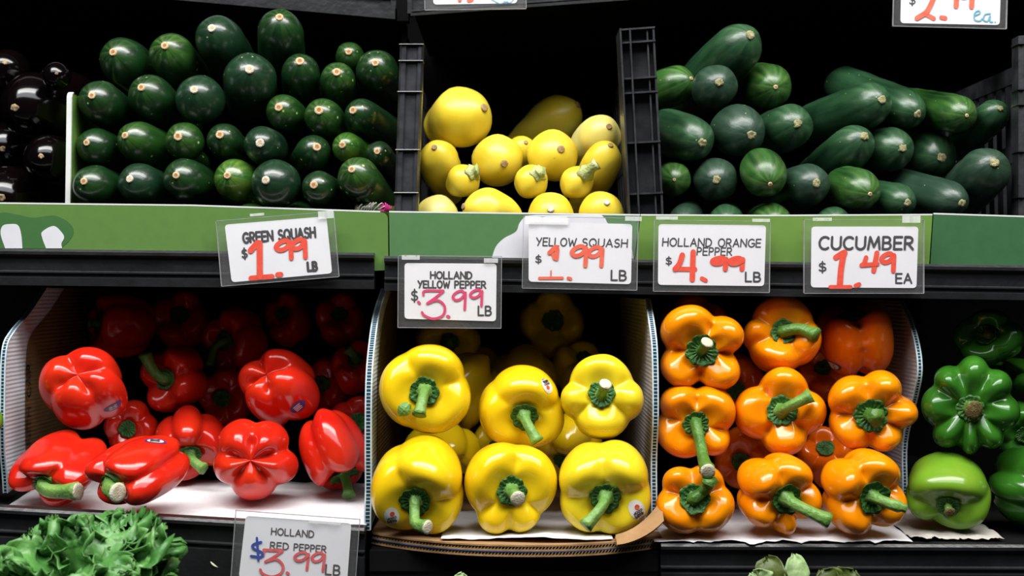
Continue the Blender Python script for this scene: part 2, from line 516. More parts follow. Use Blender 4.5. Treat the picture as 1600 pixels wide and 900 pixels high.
def pepper_surface(R, H, grooves, gd, pit, bpit, taper, seed, NT=44, NA=96):
    rr = random.Random(seed)
    gs = sorted(g % 360 for g in grooves)
    n = len(gs)
    lob = [(1 + rr.uniform(-0.05, 0.05), rr.uniform(-0.06, 0.08)) for _ in gs]
    gdep = [rr.uniform(0.9, 1.12) for _ in gs]

    def lobe(th):
        d = math.degrees(th) % 360
        for i in range(n):
            g0, g1 = gs[i], gs[(i + 1) % n]
            span = (g1 - g0) % 360 or 360
            off = (d - g0) % 360
            if off <= span:
                f = off / span
                u = 2 * f - 1
                gg = abs(u) ** 2.3
                # rounded groove bottom
                gg = gg / (1 + 0.15 * gg)
                wide = min(1.25, span / 90)
                dep = gdep[i] if u < 0 else gdep[(i + 1) % n]
                e = math.cos(u * math.pi / 2)
                return gg * dep, 1 + (lob[i][0] - 1) * e, lob[i][1] * e
        return 1, 1, 0

    vs, fs = [], []
    L = [lobe(2 * math.pi * j / NA) for j in range(NA)]
    # light smoothing over the angle keeps the creases soft
    gd *= 1.75
    for _ in range(1):
        L = [tuple((L[j - 1][k] + 2 * L[j][k] + L[(j + 1) % NA][k]) / 4 for k in range(3)) for j in range(NA)]
    for i in range(NT + 1):
        t = math.pi * (i + 0.0) / NT
        st, ct = math.sin(t), math.cos(t)
        rho0 = max(st, 0) ** 0.72
        z0 = math.copysign(abs(ct) ** (0.78 if ct > 0 else 0.86), ct)
        tp = 1 - taper * (1 - ct) / 2
        for j in range(NA):
            th = 2 * math.pi * j / NA
            g, lr, lh = L[j]
            w = 0.72 + 0.28 * abs(ct)
            rho = R * rho0 * lr * tp * (1 - gd * w * g * sstep(0.05, 0.5, rho0))
            q = rho0
            z = H * z0
            if ct > 0:
                z *= 1 + lh
                z -= pit * R * math.exp(-(q / (0.55 - 0.08 * (g - 0.3))) ** 2.8)
                z -= gd * 1.35 * R * g * math.exp(-((q - 0.68) / 0.27) ** 2)
            else:
                z *= 1 + lh * 0.8
                z += bpit * R * math.exp(-(q / 0.34) ** 2)
                z += gd * 1.3 * R * g * math.exp(-((q - 0.5) / 0.3) ** 2)
            p = Vector((rho * math.cos(th), rho * math.sin(th), z))
            nz = noise.noise(p * (1.6 / R) + Vector((seed * 3.1, seed, 0)))
            p *= 1 + 0.035 * nz
            vs.append(p)
    for i in range(NT):
        for j in range(NA):
            j2 = (j + 1) % NA
            a, b, c, d = i * NA + j, i * NA + j2, (i + 1) * NA + j2, (i + 1) * NA + j
            fs.append((a, d, c, b))
    return vs, fs


def px_r(px, y):
    return px * (CD + y) / F


BOD = []     # (name, world BVH, root) for placing stickers


def pepper(color, cx, cy, hw, hh, y, cal, grooves, label, stem=None, toward=0.02, gd=0.16, pit=0.50, H=0.95, bpit=0.14, taper=0.14, flip=False,
           sm='stem', cut=None, sr=0.0058, cr=0.27, sticker=None, group=None, leafy=False, axis=None, stem_len=None, calyx=True):
    seed = int(cx * 7 + cy)
    R = px_r((hw + hh) / 2, y)
    if axis is not None:
        a = Vector(axis).normalized()
    else:
        k = 0.58 * (hw + hh) / 2
        dx, dz = (cal[0] - cx) / k, -(cal[1] - cy) / k
        l = math.hypot(dx, dz)
        if l > 0.96:
            dx, dz = dx / l * 0.96, dz / l * 0.96
        a = Vector((dx, -math.sqrt(max(0.01, 1 - dx * dx - dz * dz)), dz))
    # tilt is measured in the picture, so lean it by the viewing ray
    c = at(cx, cy, y)
    ray = (c - Vector((0, -CD, ZC))).normalized()
    q = Vector((0, 1, 0)).rotation_difference(ray)
    a = q @ a
    if flip:
        a = -a
    Rm = frame(a)
    if flip:
        grooves = [180 - g for g in grooves]
    sx, sy = hw / ((hw + hh) / 2), hh / ((hw + hh) / 2)
    Mw = Matrix.Translation(c) @ Rm.to_4x4()
    t = thing(NAME[color], c, label, 'pepper', group or GRP[color], Mw)
    vs, fs = pepper_surface(R, R * H, grooves, gd, pit, bpit, taper, seed)
    vs = [Vector((v.x * sx, v.y * sy, v.z)) for v in vs]
    # bring the lobed body to its measured width and height
    zs = 1.0
    for _ in range(3):
        W_ = [Mw @ v for v in vs]
        X_ = [w.x / (CD + w.y) * F + 800 for w in W_]
        Z_ = [450 - (w.z - ZC) / (CD + w.y) * F for w in W_]
        fx, fz = 1.97 * hw / (max(X_) - min(X_)), 1.97 * hh / (max(Z_) - min(Z_))
        fm = math.sqrt(fx * fz)
        vs = [Vector((v.x * fx, v.y * fz, v.z * fm)) for v in vs]
        zs *= fm
        s_ = (CD + c.y) / F
        sh = Vector(((cx - (max(X_) + min(X_)) / 2) * s_ * .8, 0, -(cy - (max(Z_) + min(Z_)) / 2) * s_ * .8))
        Mw = Matrix.Translation(sh) @ Mw
    t.matrix_world = Mw
    R *= zs
    body = mesh('body', vs, fs, M[color], t, True)
    zc = R * H - pit * R * 1.0
    Mi = Mw.inverted()
    if calyx and not (flip):
        cm = MB()
        nsp = 7 + seed % 3
        rings, seg = 7, nsp * 8
        rcx = cr * R
        top = []
        for i in range(rings + 1):
            f = i / rings
            for j in range(seg):
                th = 2 * math.pi * j / seg
                sc = 1 + 0.13 * f * f * abs(math.cos(nsp * th / 2 + seed)) + 0.05 * f * math.sin(3 * th + seed)
                r = rcx * f * sc
                z = zc + pit * R * (1 - math.exp(-((r / R) / 0.54) ** 2.8)) * 0.9 + 0.0020 + 0.0035 * (1 - f) + 0.0010 * f ** 4 + 0.0007 * f * (1 - f) * 4 * math.cos(2 * nsp * th + 2 * seed)
                top.append(Vector((r * math.cos(th), r * math.sin(th), z)))
        cm.v = top + [v - Vector((0, 0, 0.0006 + 0.0026 * (1 - (k // seg) / rings))) for k, v in enumerate(top)]
        nb = len(top)
        for i in range(rings):
            for j in range(seg):
                j2 = (j + 1) % seg
                qd = (i * seg + j, (i + 1) * seg + j, (i + 1) * seg + j2, i * seg + j2)
                cm.f.append(qd)
                cm.f.append(tuple(nb + k for k in reversed(qd)))
                cm.m += [0, 0]
        for j in range(seg):
            j2 = (j + 1) % seg
            k = rings * seg
            cm.f.append((k + j, nb + k + j, nb + k + j2, k + j2))
            cm.m.append(0)
        cm.build('calyx', M['calyx'], t, True)
    if stem is not None and not flip:
        base = Vector((0, 0, zc + 0.001))
        bw = Mw @ base
        yy = bw.y
        P = [bw]
        pts = stem if isinstance(stem, list) else [stem]
        n = len(pts)
        for i, (x, z) in enumerate(pts):
            f = (i + 1) / n
            P.append(at(x, z, yy - toward * f))
        if n == 1:
            mid = P[0] + a * (P[1] - P[0]).length * 0.5
            path = bez(P[0], mid, P[1], 14)
        else:
            path = catmull([P[0], P[0] + a * 0.006] + P[1:], 6)
        path = [Mi @ p for p in path]
        m_ = len(path) - 1
        rad = []
        for i in range(m_ + 1):
            f = i / m_
            r = sr * (1.0 - 0.18 * math.sin(f * math.pi)) + 0.0042 * max(0, 1 - f * 5) + sr * 0.16 * sstep(0.85, 1, f)
            if leafy and f > 0.9:
                r *= 0.6
            rad.append(r)
        sm_ = MB()
        sm_.tube(path, rad, 14)
        # ribs along the stem
        for i in range(m_ + 1):
            for k in range(14):
                v = sm_.v[i * 14 + k]
                sm_.v[i * 14 + k] = path[i] + (v - path[i]) * (1 + 0.10 * math.cos(5 * 2 * math.pi * k / 14))
        so = sm_.build('stem', M[sm], t, True)
        if cut:
            d = (path[-1] - path[-2]).normalized()
            cb = MB()
            cb.tube([path[-1] - d * 0.0005, path[-1] + d * 0.0006, path[-1] + d * 0.0012], [rad[-1] * 0.98, rad[-1] * 0.95, rad[-1] * 0.6], 14)
            cb.build('cut_end', M[cut], so, True)
    if sticker:
        put_sticker(body, t, Mw, vs, fs, *sticker)
    return t


NAME = {'red': 'red_bell_pepper', 'yellow': 'yellow_bell_pepper', 'yellow_lemon': 'yellow_bell_pepper', 'orange': 'orange_bell_pepper', 'orange_shaded': 'orange_bell_pepper',
        'green': 'green_bell_pepper', 'green_light': 'green_bell_pepper'}
GRP = {'red': 'red peppers', 'yellow': 'yellow peppers', 'yellow_lemon': 'yellow peppers', 'orange': 'orange peppers', 'orange_shaded': 'orange peppers', 'green': 'green peppers',
       'green_light': 'green peppers'}

# ------------------------------------------------------------------ stroke lettering
def arc(cx, cy, rx, ry, a0, a1, n=12):
    return [(cx + rx * math.cos(math.radians(a0 + (a1 - a0) * i / n)), cy + ry * math.sin(math.radians(a0 + (a1 - a0) * i / n))) for i in range(n + 1)]


GL = {
    'A': (.72, [[(0, 0), (.36, 1), (.72, 0)], [(.14, .34), (.58, .34)]]),
    'B': (.60, [[(0, 0), (0, 1), (.28, 1)] + arc(.28, .76, .24, .24, 90, -90) + [(0, .52)], [(.28, .52)] + arc(.30, .26, .28, .26, 90, -90) + [(0, 0)]]),
    'C': (.68, [arc(.40, .5, .40, .5, 50, 310, 18)]),
    'D': (.66, [[(0, 0), (0, 1), (.2, 1)] + arc(.2, .5, .46, .5, 90, -90, 16) + [(0, 0)]]),
    'E': (.56, [[(.56, 1), (0, 1), (0, 0), (.56, 0)], [(0, .52), (.50, .52)]]),
    'G': (.76, [arc(.42, .5, .42, .5, 50, 330, 18) + [(.78, .46), (.46, .46)]]),
    'H': (.66, [[(0, 0), (0, 1)], [(.66, 0), (.66, 1)], [(0, .52), (.66, .52)]]),
    'I': (.10, [[(.05, 0), (.05, 1)]]),
    'L': (.52, [[(0, 1), (0, 0), (.52, 0)]]),
    'M': (.86, [[(0, 0), (.12, 1), (.43, .2), (.74, 1), (.86, 0)]]),
    'N': (.70, [[(0, 0), (0, 1), (.70, 0), (.70, 1)]]),
    'O': (.78, [arc(.39, .5, .39, .5, 90, 450, 24)]),
    'P': (.54, [[(0, 0), (0, 1), (.26, 1)] + arc(.26, .73, .27, .27, 90, -90) + [(0, .46)]]),
    'Q': (.80, [arc(.39, .5, .39, .5, 90, 450, 24), [(.46, .26), (.82, -.12)]]),
    'R': (.60, [[(0, 0), (0, 1), (.28, 1)] + arc(.28, .74, .26, .26, 90, -90) + [(0, .48)], [(.22, .48), (.60, 0)]]),
    'S': (.56, [arc(.29, .75, .25, .25, 40, 250, 12) + arc(.27, .26, .28, .26, 80, -150, 14)]),
    'T': (.64, [[(0, 1), (.64, 1)], [(.32, 1), (.32, 0)]]),
    'U': (.66, [[(0, 1), (0, .34)] + arc(.33, .34, .33, .34, 180, 360, 14) + [(.66, 1)]]),
    'W': (1.0, [[(0, 1), (.25, 0), (.5, .75), (.75, 0), (1.0, 1)]]),
    'Y': (.66, [[(0, 1), (.33, .5)], [(.66, 1), (.22, 0)]]),
    ' ': (.42, []),
    '.': (.1, [[(.05, .03), (.06, .03)]]),
    '$': (.56, [arc(.29, .72, .24, .20, 40, 250, 12) + arc(.27, .30, .27, .22, 80, -150, 14), [(.28, 1.12), (.28, -.12)]]),
    '4': (.62, [[(.2, 1), (0, .38), (.62, .38)], [(.46, .98), (.44, 0)]]),
    '6': (.58, [arc(.5, .42, .46, .58, 100, 180, 8) + arc(.29, .29, .27, .29, 180, 540, 18)]),
    '8': (.58, [arc(.29, .75, .23, .24, 90, 450, 16), arc(.29, .26, .28, .26, 90, 450, 16)]),
    '9': (.58, [arc(.30, .70, .28, .28, 0, 360, 18), [(.58, .72), (.54, 0)]]),
    '1': (.3, [[(0, .75), (.2, 1), (.2, 0)]]),
    '3': (.56, [[(0, 1), (.5, 1), (.2, .58)] + arc(.24, .29, .3, .29, 90, -150, 16)]),
    '2': (.56, [arc(.26, .72, .26, .28, 160, -20, 12) + [(0, 0), (.56, 0)]]),
}


STEP = [0]


def stroke_mesh(mb, pts, w, y, cap=True, mi=0):
    STEP[0] = (STEP[0] + 1) % 6
    y -= STEP[0] * 6e-5 if w > .002 else STEP[0] * 1e-5
    """flat pen stroke through 2-D points (x,z), at depth y facing -Y"""
    h = w / 2
    for i in range(len(pts) - 1):
        a, b = Vector(pts[i]), Vector(pts[i + 1])
        d = b - a
        if d.length < 1e-7:
            continue
        n = Vector((-d.y, d.x)).normalized() * h
        q = [a + n, a - n, b - n, b + n]
        y -= 2e-6
        mb.poly([(p.x, y, p.y) for p in q], mi)
    rng = range(len(pts)) if cap else range(1, len(pts) - 1)
    for i in rng:
        c = pts[i]
        y -= 2e-6
        mb.poly([(c[0] + h * math.cos(k * math.pi / 5), y - 1e-5, c[1] + h * math.sin(k * math.pi / 5)) for k in range(10)], mi)


def text(mb, s, cx, cz, height, width, weight, y, mi=0, slant=0.0, rot=0.0, wob=0.0):
    """line of stroke lettering centred on cx with baseline cz, squeezed to width (all metres)"""
    gap = 0.24
    tot = sum(GL[c][0] + gap for c in s) - gap
    k = width / tot
    x = cx - width / 2
    for c in s:
        gw, st = GL[c]
        for ln in st:
            pts = []
            for (u, v) in ln:
                X = x + u * k + slant * v * height
                Z = cz + v * height
                if rot:
                    dx, dz = X - cx, Z - cz
                    X, Z = cx + dx * math.cos(rot) - dz * math.sin(rot), cz + dx * math.sin(rot) + dz * math.cos(rot)
                pts.append((X, Z))
            stroke_mesh(mb, pts, weight, y, True, mi)
        x += (gw + gap) * k


def put_sticker(body, t, Mw, vs, fs, px, py, wpx, hpx, ang, style):
    bv = BVHTree.FromPolygons([Mw @ v for v in vs], fs)
    o = Vector((0, -CD, ZC))
    d = (at(px, py, 0.1) - o).normalized()
    loc, n, _, _ = bv.ray_cast(o, d)
    if loc is None:
        return
    s = (CD + loc.y) / F
    w, h = wpx * s / 2, hpx * s / 2
    y_ = Vector((0, 0, 1)) - n * n.z
    y_.normalize()
    x_ = y_.cross(n)
    r = Matrix.Rotation(math.radians(ang), 3, n)
    x_, y_ = r @ x_, r @ y_
    Mi = Mw.inverted()

    def drape(mb, off):
        out = []
        for v in mb.v:
            p = loc + x_ * v.x + y_ * v.z
            hit = bv.ray_cast(p + n * 0.02, -n, 0.05)[0]
            out.append(Mi @ ((hit if hit else p) + n * (off - v.y)))
        mb.v = out
    # oval
    mb = MB()
    seg, rings = 28, 4
    for i in range(rings):
        for k in range(seg):
            t0, t1 = 2 * math.pi * k / seg, 2 * math.pi * (k + 1) / seg
            f0, f1 = i / rings, (i + 1) / rings
            mi = 1 if (style != 'white' and f1 > 0.9) else 0
            q = [(w * f1 * math.cos(t0), 0, h * f1 * math.sin(t0)), (w * f1 * math.cos(t1), 0, h * f1 * math.sin(t1))]
            if i:
                q += [(w * f0 * math.cos(t1), 0, h * f0 * math.sin(t1)), (w * f0 * math.cos(t0), 0, h * f0 * math.sin(t0))]
            else:
                q += [(0, 0, 0)]
            mb.poly(q, mi)
    drape(mb, 0.0004)
    st = mb.build('sticker', [M['stk_white'] if style != 'blue' else M['stk_blue'], M['stk_blue']], t)
    st['label'] = {'white': 'white oval fruit sticker with a small red fruit mark', 'blue': 'dark blue fruit sticker with white print', 'dark': 'white and dark blue fruit sticker'}[style]
    mb = MB()
    yq = -0.0002
    if style == 'white':
        rr_ = min(w, h) * 0.32
        mb.poly([(-w * .15 + rr_ * math.cos(k * math.pi / 8), yq, -h * .28 + rr_ * math.sin(k * math.pi / 8)) for k in range(16)], 1)
        text(mb, '4689', w * 0.08, h * 0.36, h * 0.32, w * 1.15, w * 0.11, yq, 0)
        text(mb, 'COOP', w * 0.05, h * 0.05, h * 0.20, w * 1.2, w * 0.09, yq, 0)
        stroke_mesh(mb, [(-w * .35, h * .88), (w * .25, h * .90)], h * .10, yq, True, 1)
    else:
        for k in range(4):
            z = h * (0.45 - 0.3 * k)
            stroke_mesh(mb, [(-w * .5, z), (w * (.45 - .1 * (k % 2)), z)], h * .16, yq, False, 0)
    drape(mb, 0.0006)
    mb.build('print', [M['ink'] if style != 'blue' else M['stk_white'], M['stk_red']], st)


# ------------------------------------------------------------------ yellow peppers
pepper('yellow', 664, 608, 73, 71, .052, (663, 612), [118, 18, 250], 'yellow bell pepper against the white board with a leaf scrap below its stem', (655, 648), .028, gd=.10, pit=.42, sm='stem', cut='stem_dark', sr=.0062)
pepper('yellow', 815, 635, 68, 66, .074, (818, 649), [140, 15, 265], 'yellow bell pepper with browned skin around its stem, middle of the upper three', (840, 690), .022, gd=.11, pit=.42, sticker=(855, 602, 21, 26, 10, 'white'), sr=.0058)
pepper('yellow_lemon', 941, 620, 66, 68, .055, (941, 615), [25, 158, 215, 322], 'lemon yellow bell pepper with a short upright stub, beside the grey ribbed board', (946, 600), .022, gd=.13, pit=.42, cut='cut', sr=.0056)
pepper('yellow', 652, 757, 74, 79, .020, (647, 780), [120, 0, 268], 'big yellow bell pepper with hooked stem at the corner of the cardboard box', [(648, 800), (650, 818), (668, 824)], .03, gd=.12, pit=.42, cut='cut',
       sticker=(612, 807, 24, 32, -165, 'white'), sr=.0062)
pepper('yellow', 798, 763, 74, 73, .022, (803, 770), [78, 216, 268, 322], 'yellow bell pepper with straight stub stem, middle of the bottom row', (809, 779), .028, gd=.12, pit=.42, cut='cut', sr=.0066)
pepper('yellow_lemon', 945, 761, 73, 75, .020, (946, 776), [95, 12, 182, 262], 'lemon yellow bell pepper with slanting dry stem and a fruit sticker', (914, 822), .03, gd=.10, pit=.42, sticker=(996, 797, 25, 34, -150, 'white'), sr=.0062, sm='stem')
YB = [(862, 505, 52, 56, 0.38, (862, 500), 'dim yellow bell pepper with dark hollow top, highest at the back', None),
      (700, 530, 52, 45, 0.34, (702, 535), 'dim yellow bell pepper under the yellow pepper price sign, green stem end showing', (700, 537)),
      (818, 585, 52, 48, 0.28, (820, 600), 'dim yellow bell pepper just above the sticker bearing one', None),
      (908, 578, 48, 46, 0.33, (915, 560), 'dim yellow bell pepper behind the lemon yellow one with a stub', None),
      (722, 612, 58, 66, 0.22, (700, 640), 'shaded yellow bell pepper tucked behind the leaf scrap one', None),
      (690, 705, 62, 48, 0.15, (690, 730), 'shaded yellow bell pepper showing between the stacked pair by the white board', None),
      (778, 690, 40, 48, 0.21, (775, 700), 'shaded yellow bell pepper in the gap above the middle bottom one', None),
      (890, 695, 52, 58, 0.16, (880, 720), 'shaded yellow bell pepper in the gap above the lemon yellow one', None),
      (752, 590, 46, 50, 0.38, (752, 570), 'dark yellow bell pepper deep behind the upper gap', None)]
for (x, y_, w, h, d, cal, lab, st) in YB:
    pepper('yellow', x, y_, w, h, d, cal, [40, 130, 215, 310], lab, st, .01, gd=.13)

# a scrap of green leaf on the first yellow pepper
a = at(646, 640, .012)
mb = MB()
for i in range(6):
    for j in range(4):
        def lp(i, j):
            f, v = i / 6, (j - 2) / 2
            w = .0065 * math.sin(math.pi * min(1, f * .9 + .08)) ** .7
            return Vector((-.004 - f * .010 + v * w * .8, -.004 * math.sin(f * 3) + .003 * v * v - .002, .006 - f * .012 - v * w * .65))
        mb.poly([lp(i, j), lp(i + 1, j), lp(i + 1, j + 1), lp(i, j + 1)])
o = mb.build('leaf_scrap', M['stem'], None, True)
o.location = a
tag(o, 'small green leaf scrap lying on a yellow pepper below its stem', 'leaf')

# ------------------------------------------------------------------ orange peppers
pepper('orange', 1097, 543, 67, 68, .076, (1099, 547), [68, 352, 268, 182], 'four lobed orange bell pepper on top of the stack beside the box edge', (1105, 535), .020, gd=.24, pit=.56, sm='stem_dark', cut='cut', sr=.0058, cr=.30)
pepper('orange', 1222, 522, 63, 63, .115, (1226, 514), [150, 200, 300, 20], 'shaded orange bell pepper with thick stem bent sideways, second in the top row', [(1250, 514), (1276, 524)], .022, gd=.13, sm='stem_dark', sr=.0072)
pepper('orange_shaded', 1336, 532, 62, 60, .145, None, [270, 350, 80, 180], 'dark orange bell pepper standing upright with a dark oval sticker', None, .01, gd=.18, axis=(-.1, -.32, .94), sticker=(1300, 571, 34, 18, -20, 'dark'))
pepper('orange', 1087, 658, 64, 59, .067, (1089, 664), [88, 345, 282, 168], 'orange bell pepper with the long drooping stem, middle of the column by the box edge', [(1094, 690), (1100, 720), (1106, 736)], .064, gd=.19, sm='stem_dark', sr=.0066, cut='cut')
pepper('orange', 1219, 643, 74, 71, .074, (1221, 641), [128, 38, 318, 235], 'orange bell pepper with straight stem pointing up sideways, centre of the stack', (1268, 618), .024, gd=.20, sm='stem', sr=.0062, cr=.29)
pepper('orange', 1364, 642, 72, 65, .050, (1367, 647), [98, 30, 335, 270, 180], 'five lobed orange bell pepper with a stub stem beside the green peppers', (1370, 653), .016, gd=.19, sm='stem_dark', sr=.0085, cr=.32)
pepper('orange', 1086, 780, 63, 55, .018, (1086, 778), [160, 275, 25, 95], 'orange bell pepper with stem curling upward, lowest in the column by the box edge', [(1097, 770), (1106, 760), (1109, 750)], .016, gd=.17, sm='stem_dark', sr=.0068, cr=.33)
pepper('orange', 1218, 771, 68, 65, .022, (1234, 784), [100, 182, 18, 300, 255], 'orange bell pepper with long green stem slanting down, middle of the bottom row', (1296, 814), .024, gd=.18, sm='stem', sr=.0066, cr=.32)
pepper('orange', 1350, 768, 69, 69, .016, (1368, 779), [112, 188, 12, 282], 'orange bell pepper with pointed stem, bottom row beside the light green pepper', (1416, 795), .022, gd=.19, sm='stem', sr=.0062, cr=.33, leafy=True)
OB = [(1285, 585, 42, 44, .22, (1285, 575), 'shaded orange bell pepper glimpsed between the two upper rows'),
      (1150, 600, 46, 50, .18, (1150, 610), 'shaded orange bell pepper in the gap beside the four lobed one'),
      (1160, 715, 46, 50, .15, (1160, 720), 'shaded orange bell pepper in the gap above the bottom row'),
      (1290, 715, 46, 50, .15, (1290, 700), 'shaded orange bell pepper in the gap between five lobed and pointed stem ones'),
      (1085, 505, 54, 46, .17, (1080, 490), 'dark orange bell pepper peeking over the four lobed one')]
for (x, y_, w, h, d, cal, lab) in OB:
    pepper('orange_shaded', x, y_, w, h, d, cal, [45, 140, 225, 310], lab, None, gd=.13)

# ------------------------------------------------------------------ green peppers
pepper('green', 1517, 633, 79, 79, .060, (1518, 637), [18, 62, 108, 150, 210, 255, 285, 325], 'many lobed dark green bell pepper stacked on the light green one', (1522, 641), .012, gd=.15, pit=.4, sm='stem_dark', sr=.0085, cut='husk', cr=.24)
pepper('green_light', 1482, 766, 68, 62, .045, (1481, 788), [185, 20, 250], 'light green bell pepper with a withered stub, on grey tissue', (1484, 800), .012, gd=.12, sm='stem', sr=.0045, cut='husk', pit=.38, cr=.25)
pepper('green', 1608, 762, 66, 66, .060, (1640, 770), [150, 200, 60, 300], 'dark green bell pepper cut off by the frame edge beside the light green one', None, gd=.13)
GB = [(1545, 528, 58, 46, .150, (1542, 522), 'almost black green bell pepper with a pale dry stem end, under the shelf', (1546, 520)),
      (1612, 590, 46, 52, .20, (1580, 585), 'almost black green bell pepper at the frame edge above the others', None),
      (1592, 672, 44, 46, .150, (1600, 680), 'shaded green bell pepper behind the many lobed one at the frame edge', None)]
for (x, y_, w, h, d, cal, lab, st) in GB:
    pepper('green', x, y_, w, h, d, cal, [35, 120, 205, 290], lab, st, .01, gd=.11, sm='husk')
pepper('green_light', -52, 655, 58, 44, .045, (-46, 658), [35, 120, 205, 290], 'light green pepper barely showing beyond the red pepper box wall', None, gd=.12)
pepper('green', -78, 735, 58, 46, .055, (-70, 738), [35, 120, 205, 290], 'dark green pepper carrying the light green one beyond the red pepper box wall', None, gd=.12)
pepper('green', -70, 655, 50, 50, .140, (-64, 655), [35, 120, 205, 290], 'dark green pepper behind the light green one beyond the red pepper box wall', None, gd=.12)

# ------------------------------------------------------------------ red peppers
pepper('red', 130, 607, 71, 66, .098, (122, 590), [128, 200, 40, 300], 'red bell pepper lying on two others by the box wall, bottom end up', None, gd=.13, bpit=.24, flip=True, sticker=(177, 636, 30, 16, 40, 'blue'))
pepper('red', 90, 731, 79, 60, .062, None, [62, 150, 240, 330], 'red bell pepper in the box corner with thick stem lying sideways', [(80, 768), (122, 768)], .022, gd=.17, H=1.22, axis=(-.42, -.66, -.56), sm='stem', cut='cut', sr=.0078)
pepper('red', 214, 735, 84, 56, .018, None, [30, 120, 205, 290], 'red bell pepper on its side with a pale cut stem end, beside the lettuce', (184, 770), .022, gd=.16, H=1.35, axis=(-.68, -.58, -.40), sm='stem', cut='cut', sr=.0088, sticker=(243, 689, 34, 13, -12, 'dark'))
pepper('red', 400, 718, 68, 65, .086, (396, 720), [132, 48, 348, 268, 196], 'five lobed red bell pepper showing its star shaped bottom', None, gd=.17, bpit=.20, flip=True)
pepper('red', 524, 702, 58, 66, .130, (538, 734), [120, 38, 195, 325], 'red bell pepper with drooping stem beside the yellow pepper box', (545, 773), .018, gd=.11, sm='stem_dark', sr=.0062, sticker=(562, 655, 26, 16, -35, 'dark'), cr=.33)
pepper('red', 436, 606, 65, 62, .142, (420, 590), [100, 300, 200, 20], 'red bell pepper lying on the star bottomed one, sticker on its side', None, gd=.14, bpit=.22, flip=True, sticker=(466, 636, 27, 22, 50, 'blue'))
pepper('red', 298, 692, 58, 60, .170, (298, 712), [120, 60, 180, 300], 'shaded red bell pepper with stem pointing sideways behind the pale cut one', (319, 733), .02, gd=.15, sm='stem', sr=.0058)
pepper('red', 272, 592, 54, 54, .21, (256, 592), [110, 20, 200, 290], 'shaded red bell pepper with curved green stem in the middle of the pile', [(240, 580), (226, 552)], .014, gd=.17, sm='stem_dark', sr=.0066)
RB = [(190, 508, 56, 52, 0.30, (160, 505), 'dark red bell pepper high at the back by the box wall, stem showing', (138, 504)),
      (368, 530, 52, 52, 0.34, (348, 530), 'dark red bell pepper with bent stem high in the middle of the pile', [(335, 545), (328, 572)]),
      (285, 500, 52, 48, 0.4, (280, 490), 'very dark red bell pepper at the top back of the pile', None),
      (450, 500, 38, 44, 0.4, (440, 490), 'very dark red bell pepper under the shelf near the zucchini price sign', None),
      (532, 500, 40, 44, 0.4, (530, 490), 'very dark red bell pepper in the top back corner by the yellow pepper box', None),
      (508, 605, 44, 48, 0.34, (500, 600), 'dark red bell pepper behind the sticker bearing one', None),
      (556, 575, 38, 44, 0.25, (555, 560), 'dark red bell pepper touching the yellow pepper box wall', (543, 545)),
      (205, 668, 44, 44, 0.185, (200, 670), 'dark red bell pepper in the gap beneath the bottom up one', None),
      (352, 620, 44, 48, 0.31, (345, 620), 'very dark red bell pepper between the two sticker bearing ones', None),
      (556, 668, 46, 50, .22, (560, 660), 'shaded red bell pepper behind the drooping stem one', None),
      (235, 706, 28, 28, .22, (232, 770), 'dark red bell pepper low behind the pale cut stem one', None),
      (300, 765, 40, 32, .165, (300, 770), 'dark red bell pepper low behind the sideways stem one', None),
      (120, 800, 40, 26, .075, (120, 800), 'dark red bell pepper low behind the shelf rail', None)]
for (x, y_, w, h, d, cal, lab, st) in RB[:11]:
    pepper('red', x, y_, w, h, d, cal, [35, 120, 205, 290], lab, st, .01, gd=.12, sm='stem_dark')


